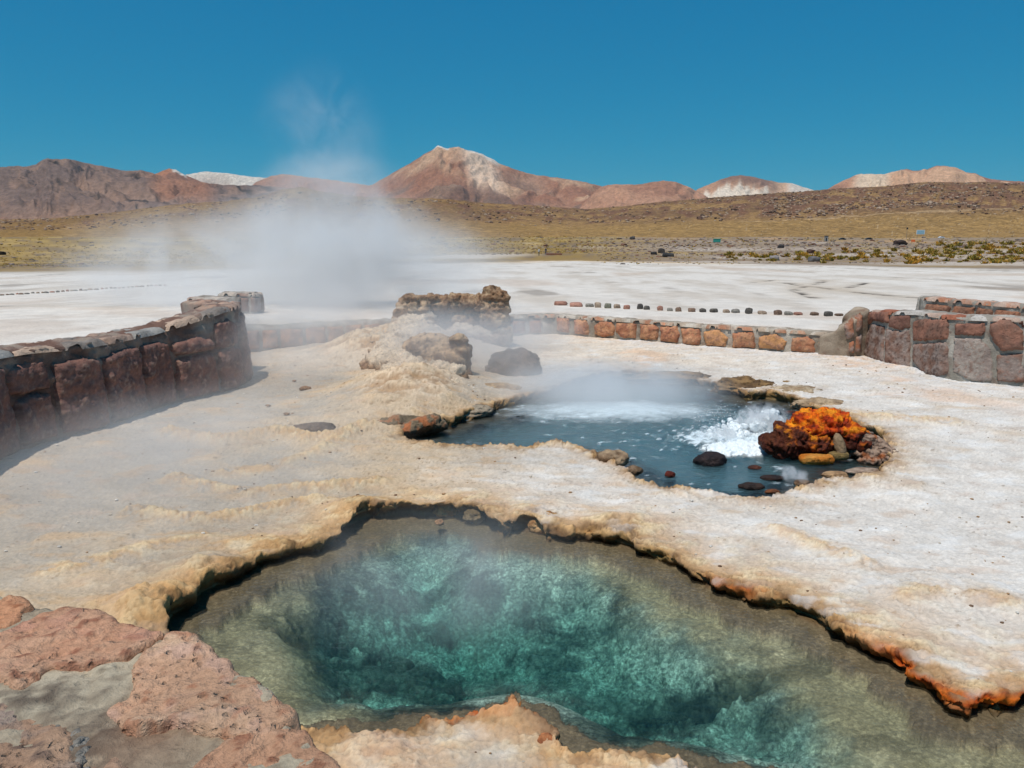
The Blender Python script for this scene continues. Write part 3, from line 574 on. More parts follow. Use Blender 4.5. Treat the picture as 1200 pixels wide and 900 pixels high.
# rocks on the left lip of the back pool
rb = P(488, 502); rbl = [((-.25, .12, .0), (.20, .10, .07)), ((-.12, .1, .03), (.2, .1, .07), (0, .2, .3)), ((.02, -.02, .02), (.24, .10, .085), (0, -.3, .35)), ((.12, .08, .0), (.18, .12, .08)), ((-.3, .02, .02), (.12, .1, .05))]
def liprock(v, nr, d):
    a = fb3(v*9, 4, 221); c = mix(srgb(120, 104, 82), srgb(168, 148, 122), ss(-.4, .5, a)); c = mix(c, srgb(178, 96, 44), .8*ss(.05, .35, a+.3-nr[:, 2]*.2)*ss(.15, -.1, v[:, 1])); c = mix(c, c_dark, .8*ss(.02, -.04, v[:, 2])); return np.concatenate([c, np.full((len(c), 1), .4)], 1)
o = fuse('lip_rock', rbl, .010, .016, 10., liprock, 47, (rb[0], rb[1]+.05, .0)); tag(o, 'cracked grey and rust stained rock on the back pool\'s left lip', 'rock')
# flat stone lying on the left flat, small stones
c = P(368, 506); o = rock_obj('flat_rock', (c[0], c[1], .03), (.23, .10, .065), two(srgb(132, 116, 104), srgb(104, 90, 80), 9), seed=51, amp=.22, sub=4); tag(o, 'flat dark grey rock lying on the sandy crust left of the pools', 'rock')
for i, (px, py, r, lb) in enumerate([(358, 457, .075, 'small tan stone on the crust near the end of the left wall'), (314, 477, .03, 'tiny stone on the crust just past the shaded wall end'), (336, 487, .035, 'tiny dark stone between the left wall and the flat dark rock'), (345, 448, .03, 'tiny pale stone nearest the left wall\'s far end')]):
    c = P(px, py); o = rock_obj('small_stone', (c[0], c[1], .02), (r, r*.7, r*.45), two(srgb(170, 130, 96), srgb(136, 104, 80), 14), seed=60+i, amp=.25, sub=3); tag(o, lb, 'stone')
# ledge rocks along the far bank of the back pool
for i, (px, py, rx, ry, rz, c1, c2, lb) in enumerate([(790, 442, .62, .2, .10, (176, 138, 92), (128, 100, 70), 'long ochre rock ledge on the far bank of the back pool, below the low wall'),
        (876, 452, .42, .24, .13, (160, 126, 84), (104, 80, 56), 'lumpy brown rock on the far bank of the back pool beside a dark gap'), (938, 458, .36, .22, .09, (198, 178, 150), (160, 132, 102), 'pale low rock right of the dark gap on the far bank'),
        (965, 472, .30, .20, .08, (196, 170, 138), (150, 124, 96), 'pale tan ledge behind the orange mound'), (700, 437, .45, .16, .06, (190, 156, 118), (150, 120, 90), 'low tan ledge on the far bank, left of the long ochre ledge'), (924, 448, .09, .07, .05, (170, 134, 82), (140, 108, 66), 'small ochre stone on the crust above the pale far bank rock')]):
    c = P(px, py); o = rock_obj('ledge_rock', (c[0], c[1]+.1, -.05), (rx, ry, rz), two(srgb(*c1), srgb(*c2), 7, c_dark, .5), seed=70+i, amp=.30, sub=5, freq=1.6); tag(o, lb, 'rock')
# ---- the orange mound at the right end of the back pool
mb = P(965, 545, -.1); MB = np.array([mb[0], mb[1], -.1])
def mrel(px, py, dy): return tuple(PY(px, py, mb[1]+dy)-MB)
bl = [(mrel(px, py, dy), r) for (px, py, dy, r) in [(912, 520, .3, (.14, .18, .09)), (930, 512, .35, (.18, .22, .11)), (950, 502, .42, (.18, .24, .15)), (968, 499, .42, (.18, .22, .15)), (988, 508, .36, (.15, .2, .12)), (1004, 516, .34, (.12, .18, .08)), (930, 520, .25, (.2, .12, .10)), (955, 522, .22, (.22, .12, .10))]]
def mound_col(v, nr, d):
    a = fb3(v*9, 4, 231); b = fb3(v*24, 3, 232); hz = v[:, 2]
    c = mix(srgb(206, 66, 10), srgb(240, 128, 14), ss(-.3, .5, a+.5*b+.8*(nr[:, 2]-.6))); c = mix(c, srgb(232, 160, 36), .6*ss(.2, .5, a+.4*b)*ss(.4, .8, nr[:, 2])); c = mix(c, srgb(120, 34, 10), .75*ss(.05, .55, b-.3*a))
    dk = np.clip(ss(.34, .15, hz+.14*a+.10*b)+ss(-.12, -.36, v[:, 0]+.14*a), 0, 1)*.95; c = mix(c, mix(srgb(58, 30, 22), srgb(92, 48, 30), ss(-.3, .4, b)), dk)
    return np.concatenate([c, np.full((len(c), 1), .45)], 1)
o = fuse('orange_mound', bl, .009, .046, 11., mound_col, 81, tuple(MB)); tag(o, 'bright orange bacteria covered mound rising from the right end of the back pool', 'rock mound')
bl = [(mrel(px, py, dy), r, (0, 0, .3)) for (px, py, dy, r) in [(1005, 512, .35, (.13, .2, .07)), (1018, 520, .3, (.14, .18, .06)), (1030, 527, .2, (.12, .2, .05)), (1012, 530, .2, (.12, .15, .05)), (1036, 536, .1, (.08, .16, .045)), (1020, 540, .08, (.10, .1, .04))]]
def rub_col(v, nr, d):
    b = fb3(v*np.array([14, 14, 40]), 3, 241); a = fb3(v*6, 3, 242); c = mix(srgb(176, 150, 130), srgb(110, 84, 68), ss(-.4, .5, b)); c = mix(c, srgb(40, 34, 32), ss(.15, .6, b+.4*a)); c = mix(c, srgb(190, 110, 60), .7*ss(.3, .7, a)); return np.concatenate([c, np.full((len(c), 1), .3)], 1)
o = fuse('layered_rock', bl, .010, .026, 11., rub_col, 83, tuple(MB)); tag(o, 'layered brown and black scaly rock right of the orange mound', 'rock')
def prism_rock(name, px, py, dy, rad, rot, tilt, c1, c2, lb, seed, z=None, boxy=.55, amp=.08):
    c = PY(px, py, mb[1]+dy); o = rock_obj(name, tuple(c), rad, two(srgb(*c1), srgb(*c2), 9), seed=seed, amp=amp, boxy=boxy, rot=rot, tilt=tilt, sub=4); tag(o, lb, 'stone'); return o
prism_rock('slab_stone', 957, 538, .05, (.165, .07, .045), .05, 0, (204, 118, 40), (214, 150, 72), 'orange brick shaped stone in the water below the orange mound', 91)
prism_rock('slab_stone', 982, 534, .1, (.10, .06, .04), .1, 0, (160, 132, 80), (128, 108, 70), 'olive brown block touching the orange brick shaped stone', 92)
o = rock_obj('upright_stone', tuple(PY(984, 522, mb[1]+.12)), (.055, .05, .12), two(srgb(170, 140, 108), srgb(124, 108, 84), 9), seed=93, amp=.1, tilt=-.35, rot=.7, sub=4); tag(o, 'tan oval stone leaning against the orange mound', 'stone')
for i, (px, py, rad, c1, c2, lb) in enumerate([(832, 541, (.15, .11, .09), (58, 46, 44), (40, 34, 36), 'dark wet rounded rock in the boiling water'), (785, 556, (.045, .04, .03), (130, 52, 34), (90, 36, 24), 'small red wet stone near the back pool\'s front edge'),
        (884, 548, (.06, .04, .02), (96, 56, 40), (70, 42, 32), 'rust coloured stone awash in front of the orange mound'), (880, 570, (.11, .06, .03), (70, 52, 42), (48, 38, 34), 'dark low rock at the near edge of the boiling pool'), (905, 576, (.06, .03, .02), (140, 84, 50), (90, 56, 38), 'orange brown flat stone at the near edge of the pool'),
        (1012, 553, (.16, .07, .04), (180, 158, 140), (140, 116, 98), 'pale crusted rock closing the right end of the back pool'), (978, 557, (.12, .05, .035), (186, 150, 112), (146, 112, 82), 'tan flat rock at the shore below the orange brick shaped stone'), (940, 566, (.07, .04, .03), (150, 120, 90), (100, 74, 54), 'small brown rock on the near lip below the orange mound'),
        (905, 560, (.1, .05, .025), (66, 46, 38), (44, 36, 34), 'dark rock awash between the rust stone and the near lip')]):
    c = P(px, py, -.09); o = rock_obj('pool_stone', tuple(c), rad, two(srgb(*c1), srgb(*c2), 12), seed=100+i, amp=.2, sub=4); tag(o, lb, 'stone')
    cc = o.data.color_attributes['Col']; n = len(o.data.vertices); a = np.zeros(n*4, np.float32); cc.data.foreach_get('color', a); a = a.reshape(-1, 4); a[:, 3] = .6 if px < 950 else .1; cc.data.foreach_set('color', a.ravel())
# crust knobs hanging at the far rim of the front pool
for i, (px, py, rx, c1, c2, lb) in enumerate([(522, 598, .09, (196, 150, 92), (150, 112, 66), 'round ochre knob of crust on the far rim of the front pool'), (556, 606, .08, (150, 128, 96), (112, 94, 66), 'grey brown pointed crust knob hanging from the far rim'), (614, 610, .07, (170, 150, 110), (130, 104, 70), 'pale olive crust knob beside the broken part of the far rim'), (640, 614, .13, (208, 168, 118), (170, 120, 72), 'bright ochre lump of crust on the middle of the far rim'),
        (515, 614, .035, (196, 150, 110), (150, 110, 76), 'tiny orange stone on the shelf under the dark overhang'), (718, 540, .14, (176, 150, 120), (130, 104, 80), 'brown crumbly rock on the strip between the two pools'), (744, 553, .07, (150, 124, 100), (104, 84, 64), 'small brown rock beside the crumbly rock at the back pool\'s near lip'), (640, 876, .05, (196, 128, 84), (150, 92, 60), 'small orange brown rock in the nook of the near bank')]):
    c = P(px, py, -.02); rr = rx; o = rock_obj('crust_knob', (c[0], c[1]+.03, c[2]), (rr, rr*.8, rr*.62), two(srgb(*c1), srgb(*c2), 16, c_brown, .4), seed=130+i, amp=.28, sub=4, freq=1.3); tag(o, lb, 'rock')

# ================================================================== BOILING WATER
fb = P(870, 518, -.1); bl = []
rs = np.random.RandomState(5)
def jets(lst, n, f0, org):
    out = []
    for (px, py, sx, sy, r0) in lst:
        for k in range(n):
            a_, b_ = rs.normal(0, .45), rs.normal(0, .45); c = PY(px+a_*sx, py+b_*sy, f0-(py-515)*.012+rs.normal(0, .09)); r = r0*.55*rs.uniform(.2, 1.3)*(1.15-.3*abs(a_)); out.append((tuple(c-org), (r*rs.uniform(.8, 1.3), r, r*rs.uniform(.8, 1.5)), (rs.uniform(-.6, .6), 0, 0)))
    return out
bl = jets([(903, 496, 12, 9, .085), (886, 503, 14, 9, .095), (866, 514, 14, 9, .09), (843, 518, 16, 11, .08), (828, 531, 16, 6, .06), (868, 532, 22, 5, .06), (895, 532, 20, 4, .05), (915, 534, 12, 3, .035), (858, 500, 22, 10, .03), (890, 490, 12, 8, .03), (835, 508, 14, 8, .025)], 20, fb[1]+.2, fb)
bl += [(tuple(P(870, 528, -.115)-fb), (.42, .26, .05)), (tuple(P(895, 508, -.10)-fb), (.2, .3, .06)), (tuple(P(845, 530, -.115)-fb), (.2, .2, .05))]
wcol = lambda v, nr, d: np.ones((len(v), 4))
o = fuse('boiling_splash', bl, .0075, .024, 17., wcol, 7, tuple(fb), M_FOAM, isub=2)
tag(o, 'white burst of boiling water leaping in front of the orange mound', 'water splash')
Vd = []; Fd = []; k = 0; iv, iff = ico(1)
for i in range(1100):
    px = rs.normal(866, 26); py = rs.normal(511, 14)-abs(rs.normal(0, 6)); c = PY(px, min(py, 540), fb[1]+rs.uniform(-.1, .45)); r = rs.uniform(.0015, .006)
    if c[2] < -.09: continue
    Vd.append(iv*r+c); Fd.append(iff+k); k += len(iv)
o = link('spray_droplets', mesh_np('spray_droplets', np.vstack(Vd), np.vstack(Fd), None), M_FOAM); tag(o, 'fine spray thrown up over the boiling water', 'spray', kind='stuff')

# ================================================================== WALLS
def resample(pts, step):
    pts = np.asarray(pts); d = np.r_[0, np.cumsum(np.linalg.norm(np.diff(pts, axis=0), axis=1))]; n = max(2, int(d[-1]/step)+1); u = np.linspace(0, d[-1], n)
    q = np.stack([np.interp(u, d, pts[:, 0]), np.interp(u, d, pts[:, 1])], -1)
    for _ in range(2):
        q2 = q.copy(); q2[1:-1] = (q[:-2]+2*q[1:-1]+q[2:])/4; q = q2
    return q, u
class Wall:
    def __init__(s, name, foot, ztop, thick, side=1, batter=.1, step=.03, z0=-.15, org=None):
        s.q, s.u = resample(foot, step); t = np.gradient(s.q, axis=0); t /= np.linalg.norm(t, axis=1)[:, None]; s.n = side*np.stack([t[:, 1], -t[:, 0]], -1)
        for _ in range(6): s.n[1:-1] = (s.n[:-2]+s.n[1:-1]*2+s.n[2:])/4
        s.n /= np.linalg.norm(s.n, axis=1)[:, None]
        s.zt = ztop; s.th = thick; s.bt = batter; s.z0 = z0; s.name = name; s.foot = np.asarray(foot)
        mid = s.q[len(s.q)//2]; s.root = empty(name, (mid[0], mid[1], 0)); s.o = np.array([mid[0], mid[1], 0])
    def F(s, u, v, w):
        qx = np.interp(u, s.u, s.q[:, 0]); qy = np.interp(u, s.u, s.q[:, 1]); nx = np.interp(u, s.u, s.n[:, 0]); ny = np.interp(u, s.u, s.n[:, 1]); k = w-s.bt*np.clip(v, 0, 9)
        return np.stack([qx+nx*k, qy+ny*k, v+0*u], -1)
    def uv(s, px, py):
        """where a line of sight meets the face"""
        d = ray(px, py); best = None
        for i in range(len(s.q)-1):
            a = s.q[i]; b = s.q[i+1]
            for v0 in (0,):
                A = np.array([[d[0], -(b-a)[0]], [d[1], -(b-a)[1]]])
                try: t, k = np.linalg.solve(A, a)
                except Exception: continue
                if t > 0 and (-.02 if i else -12) <= k <= 1.02:
                    z = CAMZ+d[2]*t
                    # correct for batter
                    t2 = t; 
                    for _ in range(3):
                        off = s.bt*max(z, 0); aa = a-s.n[i]*off; bb = b-s.n[i]*off
                        A = np.array([[d[0], -(bb-aa)[0]], [d[1], -(bb-aa)[1]]]); t2, k = np.linalg.solve(A, aa); z = CAMZ+d[2]*t2
                    if best is None or t2 < best[0]: best = (t2, s.u[i]+np.clip(k, -.5, 1.5)*(s.u[i+1]-s.u[i]), z)
        return (best[1], best[2]) if best else None
    def core(s, colf, m=M_MORTAR, amp=.02, freq=6., seed=0, rows=26, top=9, lump=0.):
        u = s.u; zt = s.zt(u) if callable(s.zt) else np.full_like(u, s.zt); U = []; Vv = []; Wd = []
        for k in range(rows): f = k/(rows-1); U.append(u); Vv.append(s.z0+(zt-.02-s.z0)*f); Wd.append(np.full_like(u, -.012))
        for k in range(1, top): f = k/top; U.append(u); Vv.append(zt+.02*math.sin(f*math.pi)); Wd.append(np.full_like(u, -.02-s.th*f))
        for k in range(6): f = k/5; U.append(u); Vv.append(zt+(s.z0-zt)*f-.02); Wd.append(np.full_like(u, -s.th))
        U = np.array(U); Vv = np.array(Vv); Wd = np.array(Wd); X = s.F(U, Vv, Wd); Nn = np.zeros_like(X)
        nx = np.interp(U, s.u, s.n[:, 0]); ny = np.interp(U, s.u, s.n[:, 1]); f = fb3(X*freq, 4, seed)
        front = np.arange(len(U))[:, None] < rows; tp = (np.arange(len(U))[:, None] >= rows-2) & (np.arange(len(U))[:, None] < rows+top)
        d = amp*f; X[..., 0] += nx*d*front; X[..., 1] += ny*d*front
        crest = ss(.25, 0, np.abs(Vv-zt[None, :])); X[..., 2] += (amp*.9*f+lump*np.abs(fb3(X*3.3, 3, seed+3)))*crest*(Vv > zt[None, :]-.2)
        # close the ends
        cen = X.mean(0, keepdims=True); n0, n1 = X.shape[:2]
        capA = X[:, :1]*.0+cen[:, :1]; capB = X[:, -1:]*.0+cen[:, -1:]; X = np.concatenate([capA, X, capB], 1)
        VV = X.reshape(-1, 3)-s.o
        zz = np.concatenate([Vv[:, :1], Vv, Vv[:, -1:]], 1).ravel()
        C = colf(X.reshape(-1, 3), zz); me = mesh_np('mortar', VV, grid_faces(X.shape[0], X.shape[1], flip=True), C); return link('mortar', me, m, s.root)
    def stone(s, poly, thick=.03, res=.02, amp=.012, c1=None, c2=None, c3=None, seed=0, name='stone', m=M_STONE, edge=.03, w0=0.):
        poly = np.asarray(poly, float); x0, y0 = poly.min(0)-.04; x1, y1 = poly.max(0)+.04; nx = max(4, int((x1-x0)/res)+1); ny = max(4, int((y1-y0)/res)+1)
        x, y = np.meshgrid(np.linspace(x0, x1, nx), np.linspace(y0, y1, ny)); sd, _, _ = sdf(poly, x, y); sd = sd+edge*.35*fb2(x*9+seed, y*9, 3, seed)
        w = -.03+(thick+.03)*ss(-edge, 0, -sd-edge*0+0)*0
        w = np.where(sd < 0, thick*(1-np.exp(sd/edge*1.6)), -.05)
        # clamp outer verts to outline
        Xp = s.F(x, y, 0*x); f = fb3(Xp*7+seed*1.7, 4, seed); g = fb3(Xp*22, 3, seed+1); w = np.where(sd < 0, w+amp*f*ss(0, edge, -sd)+amp*.35*g, w) + np.where(sd < 0, w0, 0)
        mk = sd < res*1.5; Xp = s.F(x, y, w).reshape(-1, 3); 
        C = mix(c1, c2, ss(-.5, .5, f)).reshape(-1, 3)
        if c3 is not None: C = mix(C, c3, (ss(.1, .6, g+.3*f)*.7).ravel())
        Vv, Ff, Cc = compact(Xp-s.o, grid_faces(ny, nx, mk), C)
        if len(Ff) == 0: return None
        return link(name, mesh_np(name, Vv, Ff, Cc), m, s.root)
    def pstone(s, pts, **k):
        q = [s.uv(*p) for p in pts]
        if any(a is None for a in q): print('stone missed', s.name, pts[0], q); return None
        return s.stone(np.array(q), **k)
    def cap(s, u0, u1, w0, w1, h, c1, c2, seed, name='cap_stone', res=.025, dz=0., tilt=0.):
        nu = max(5, int((u1-u0)/res)+1); nw = max(5, int((w0-w1)/res)+1); u, wv = np.meshgrid(np.linspace(u0, u1, nu), np.linspace(w0, w1, nw))
        poly = np.array([(u0+.02, w0), (u1-.02, w0-.015), (u1, w1+.02), (u0+.03, w1)]); sd, _, _ = sdf(poly, u, wv); sd = sd+.02*fb2(u*8+seed, wv*8, 3, seed)
        zt = s.zt(u) if callable(s.zt) else np.full_like(u, s.zt)
        f = fb2(u*5+seed, wv*5, 4, seed+3); z = zt+dz+tilt*(u-u0)+np.where(sd < .0, h*(1-np.exp(np.minimum(sd, 0)/.02))+.012*f, -.04)
        X = s.F(u, zt, wv); X[..., 2] = z; mk = sd < res*1.5; V_, F_, C_ = compact(X.reshape(-1, 3)-s.o, grid_faces(nw, nu, mk, flip=True), mix(c1, c2, ss(-.4, .4, f)).reshape(-1, 3))
        if len(F_) == 0: return
        return link(name, mesh_np(name, V_, F_, C_), M_STONE, s.root)
def mort_col(a=(150, 142, 130), b=(184, 176, 164), cc=(120, 84, 66)):
    def f(X, zz):
        q = fb3(X*4, 4, 301); c = mix(srgb(*a), srgb(*b), ss(-.4, .5, q)); return mix(c, srgb(*cc), .5*ss(.1, .6, fb3(X*9, 3, 302)))
    return f
RED = srgb(160, 112, 92); RED2 = srgb(134, 94, 80); GR = srgb(160, 142, 132); OR = srgb(204, 150, 112); OR2 = srgb(178, 118, 88); BR = srgb(140, 106, 90); DK = srgb(84, 52, 42)
# ---- right wall
rwt = lambda u: np.interp(u, [0, 1.2, 4, 9], [.72, .82, .90, .95])
RWALL = Wall('stone_wall', np.vstack([P(1011, 416)[:2], RW_FOOT[2:]]), rwt, .42, side=1, batter=.06)
# side check: normal must face the basin
def face_check(wl, pt):
    i = len(wl.q)//2; 
    if np.dot(wl.n[i], np.asarray(pt)-wl.q[i]) < 0: wl.n *= -1
face_check(RWALL, (2, 8)); rl = RWALL.uv(1014, 372); print('right wall uv', rl, RWALL.uv(1199, 372), RWALL.uv(1199, 450))
RWALL.core(mort_col(), seed=11, amp=.022)
tag(RWALL.root, 'tall wall of large red brown stones set in grey mortar, right of the back pool', 'wall')
def z6(X, Y, ox=1000, oy=330): return (ox+X/6., oy+Y/6.)
RS = [([(84, 204), (236, 208), (236, 288), (130, 272), (98, 300), (82, 262)], RED, RED2, DK, .045), ([(128, 292), (212, 312), (210, 566), (140, 550), (60, 505), (78, 385)], GR, BR, DK, .03), ([(248, 240), (392, 236), (394, 326), (330, 342), (246, 318)], BR, RED2, None, .025),
      ([(224, 328), (330, 350), (396, 340), (398, 598), (300, 600), (222, 565)], GR, BR, DK, .03), ([(414, 275), (470, 258), (640, 262), (674, 300), (660, 404), (420, 418)], RED, BR, DK, .035), ([(420, 438), (650, 424), (674, 470), (670, 640), (600, 668), (490, 650), (420, 560)], BR, GR, DK, .035),
      ([(712, 300), (926, 290), (930, 350), (900, 386), (712, 376)], RED, RED2, DK, .03), ([(706, 392), (890, 400), (975, 480), (975, 700), (850, 700), (700, 640)], GR, srgb(176, 162, 150), BR, .015), ([(960, 300), (1040, 264), (1110, 268), (1196, 350), (1196, 480), (1040, 488), (985, 420), (955, 350)], RED, BR, RED2, .06),
      ([(1004, 512), (1190, 506), (1196, 712), (1010, 700)], GR, BR, RED, .02), ([(1154, 278), (1196, 274), (1198, 335), (1165, 300)], RED2, DK, None, .02)]
for i, (pts, a, b, c3, th) in enumerate(RS): RWALL.pstone([z6(*p) for p in pts], thick=th, res=.016, c1=a, c2=b, c3=c3, seed=300+i)
# the rest of the wall beyond the frame
uend = RWALL.u[-1]; u0 = RWALL.uv(1199, 440)[0]; u = u0+.04; i = 0
while u < uend-.3:
    wd = random.uniform(.35, .55); zt = float(rwt(u)); sp = zt*random.uniform(.45, .6)
    for (a, b) in ((.0, sp-.02), (sp+.02, zt-.06)):
        RWALL.stone([(u+.02, a+.02), (u+wd-.02, a), (u+wd, b-.02), (u+.03, b)], thick=.03, res=.035, c1=RED, c2=BR, c3=GR, seed=330+i); i += 1
    u += wd+.02
# flat capping slabs
u = .05; i = 0
while u < uend-.3:
    wd = random.uniform(.22, .6); ca = [srgb(196, 168, 150), srgb(176, 110, 84), srgb(205, 196, 186)][i % 3]; RWALL.cap(u, u+wd, .012, -.2-random.uniform(0, .12), random.uniform(.012, .03), ca, ca*.8, 350+i); RWALL.cap(u+.05, u+wd, -.26, -.42, random.uniform(.01, .025), ca*.95, ca*.8, 380+i); u += wd+.03; i += 1
# ---- second wall behind
p0 = P(1079, 372, .36)[:2]; A = PY(1079, 355, 13.9)[:2]; B_ = PY(1200, 360, 12.4)[:2]; dirv = (B_-A)/np.linalg.norm(B_-A)
WB = Wall('stone_wall', [A+np.array([.15, .5]), A, A+dirv*1.5, A+dirv*3, A+dirv*6], .80, .4, side=1, batter=.04, z0=.2); face_check(WB, (4, 9)); WB.core(mort_col(), seed=12, amp=.03, rows=18)
tag(WB.root, 'low stone wall standing behind the tall right wall, only its crest in view', 'wall')
ext = [((78, 162), (110, 205)), ((112, 150), (200, 205)), ((120, 160), (118, 205))]
u = .55; i = 0
while u < WB.u[-1]-.3:
    wd = random.uniform(.28, .55); WB.stone([(u+.02, .50), (u+wd-.02, .48), (u+wd, .70), (u+.05, .72)], thick=.03, res=.02, c1=srgb(170, 116, 88), c2=srgb(146, 108, 88), c3=DK, seed=400+i); WB.stone([(u+.02, .2), (u+wd-.02, .2), (u+wd, .45), (u+.02, .46)], thick=.03, res=.035, c1=BR, c2=GR, seed=420+i)
    WB.cap(u, u+wd-.03, .02, -.3, random.uniform(.02, .035), srgb(186, 128, 98), srgb(196, 170, 152), 440+i); u += wd; i += 1
# ---- low wall of orange stones
LOWW = Wall('low_stone_wall', LOW_FOOT[3:], lambda u: np.interp(u, [0, .8, 1.3, 9], [.34, .36, .36, .34]), .35, side=1, batter=.05); face_check(LOWW, (0, 8)); LOWW.core(mort_col((158, 146, 130), (196, 184, 168)), seed=13, amp=.02, rows=16)
tag(LOWW.root, 'knee high wall of orange stones in grey mortar behind the back pool', 'wall')
def z6b(X, Y): return (620+X/6., 260+Y/6.)
def z3(X, Y): return (800+X/3., 150+Y/3.)
LS = [[(192, 672), (286, 675), (282, 782), (195, 770)], [(316, 688), (400, 684), (424, 720), (420, 795), (318, 790)], [(455, 730), (500, 695), (580, 702), (606, 745), (590, 795), (520, 812), (462, 790)], [(612, 706), (760, 714), (752, 820), (640, 812), (608, 770)], [(782, 720), (880, 722), (910, 750), (902, 832), (780, 822)], [(920, 738), (1040, 734), (1058, 780), (1052, 852), (925, 838)], [(1066, 750), (1150, 742), (1199, 760), (1199, 868), (1080, 855)]]
for i, q in enumerate(LS): LOWW.pstone([z6b(*p) for p in q], thick=.05, res=.018, amp=.02, c1=OR, c2=OR2, c3=(RED2 if i in (0, 3, 5) else BR), seed=460+i, edge=.04)
LS2 = [[(4, 706), (60, 708), (66, 742), (55, 764), (2, 762)], [(72, 716), (130, 708), (160, 740), (150, 770), (80, 766)], [(174, 720), (250, 716), (256, 772), (176, 774)], [(266, 735), (330, 722), (364, 752), (355, 782), (266, 774)], [(382, 738), (440, 732), (466, 752), (462, 792), (380, 786)], [(474, 752), (520, 745), (568, 762), (566, 800), (480, 796)]]
for i, q in enumerate(LS2): LOWW.pstone([z3(*p) for p in q], thick=.05, res=.018, amp=.02, c1=(srgb(206, 150, 100) if i % 2 else OR2), c2=OR, c3=BR, seed=480+i, edge=.04)
uu = LOWW.uv(652, 380)[0]; i = 0; u = uu-.3
while u > .15: LOWW.stone([(u-.26, .03), (u, .02), (u, .27), (u-.25, .28)], thick=.04, res=.03, c1=OR2, c2=BR, seed=500+i); u -= .33; i += 1
u = .1; i = 0
while u < LOWW.u[-1]-.15: wd = random.uniform(.2, .5); LOWW.cap(u, u+wd, .02, -.2, random.uniform(.01, .03), [srgb(196, 140, 108), srgb(200, 188, 172), srgb(170, 120, 92)][i % 3], srgb(180, 160, 140), 510+i, res=.02); u += wd+.05; i += 1
# ramp joining the low wall to the tall one
RAMP = Wall('wall_ramp', PP([(958, 416), (978, 418.5), (998, 419), (1016, 417)], 0), lambda u: np.interp(u, [0, .15, .90, 1.2], [.33, .36, .76, .76]), .3, side=1, batter=.03); face_check(RAMP, (2, 8)); RAMP.core(mort_col((140, 124, 106), (176, 158, 138)), seed=14, amp=.012, rows=18)
tag(RAMP.root, 'sloping mortar ramp with small stones joining the low wall to the tall right wall', 'wall')
for i, q in enumerate([[(570, 700), (600, 672), (604, 730), (575, 745)], [(582, 755), (604, 745), (602, 790), (584, 790)], [(614, 665), (634, 655), (632, 700), (612, 720)], [(612, 735), (630, 720), (624, 790), (608, 790)]]): RAMP.pstone([z3(*p) for p in q], thick=.03, res=.02, c1=OR2, c2=GR, c3=BR, seed=530+i)
# ---- low wall going on left of the cone, in the steam
LW2 = Wall('low_stone_wall', LOW_FOOT[:4], lambda u: .40-.01*u, .4, side=1, batter=.05); face_check(LW2, (0, 8)); LW2.core(mort_col(), seed=15, amp=.03, rows=14); u = .1; i = 0
while u < LW2.u[-1]-.2: wd = random.uniform(.3, .45); LW2.stone([(u+.02, .02), (u+wd-.02, .02), (u+wd-.03, .33), (u+.04, .34)], thick=.05, res=.03, c1=OR, c2=BR, c3=RED2, seed=540+i); u += wd; i += 1
tag(LW2.root, 'low stone wall veiled by steam between the left wall and the cone', 'wall')
# ---- left wall, in its own shade
lwf = np.vstack([LW_FOOT, LW_END]); LL = np.r_[0, np.cumsum(np.linalg.norm(np.diff(lwf, axis=0), axis=1))]
lwt = lambda u: np.interp(u, [0, LL[3], LL[6], LL[8], LL[9], LL[10], LL[-1]], [1.0, .93, .87, .86, .94, 1.02, 1.03])+.0*u
LWALL = Wall('stone_wall', lwf, lwt, .42, side=1, batter=.08); face_check(LWALL, (0, 6))
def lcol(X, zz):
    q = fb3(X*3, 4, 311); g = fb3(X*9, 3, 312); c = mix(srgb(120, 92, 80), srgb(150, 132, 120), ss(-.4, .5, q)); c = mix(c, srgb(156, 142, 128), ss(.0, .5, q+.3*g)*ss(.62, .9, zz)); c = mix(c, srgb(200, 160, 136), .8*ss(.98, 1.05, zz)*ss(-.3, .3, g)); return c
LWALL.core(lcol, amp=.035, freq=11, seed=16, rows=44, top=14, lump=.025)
tag(LWALL.root, 'curving tall dark red stone wall on the left, its face in shade', 'wall')
u = .2; i = 0; rs2 = random.Random(4)
while u < LWALL.u[-1]-.35:
    wd = rs2.uniform(.42, .62) if u < LL[10] else rs2.uniform(.2, .32); zt = float(lwt(u)); hs_ = [0, zt-rs2.uniform(.10, .2)] if rs2.random() < .6 else [0, zt*rs2.uniform(.5, .62), zt-rs2.uniform(.08, .16)]
    for a, b in zip(hs_[:-1], hs_[1:]):
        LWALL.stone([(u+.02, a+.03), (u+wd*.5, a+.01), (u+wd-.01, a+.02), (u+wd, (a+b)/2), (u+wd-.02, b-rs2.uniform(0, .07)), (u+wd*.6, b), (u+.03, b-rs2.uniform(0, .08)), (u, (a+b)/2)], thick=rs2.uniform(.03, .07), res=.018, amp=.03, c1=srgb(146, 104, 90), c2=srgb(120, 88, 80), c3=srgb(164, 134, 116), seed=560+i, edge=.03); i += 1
    u += wd+.03
u = .2
while u < LWALL.u[-1]-.35:
    wd = rs2.uniform(.3, .6); cc = [srgb(176, 148, 130), srgb(168, 162, 154), srgb(196, 168, 146), srgb(150, 138, 128)][i % 4]
    LWALL.cap(u, u+wd, .015, -.20, rs2.uniform(.012, .03), cc, cc*.75, 600+i); LWALL.cap(u+.1, u+wd+.05, -.23, -.41, rs2.uniform(.02, .04), cc, cc*.8, 640+i); i += 1; u += wd+.02
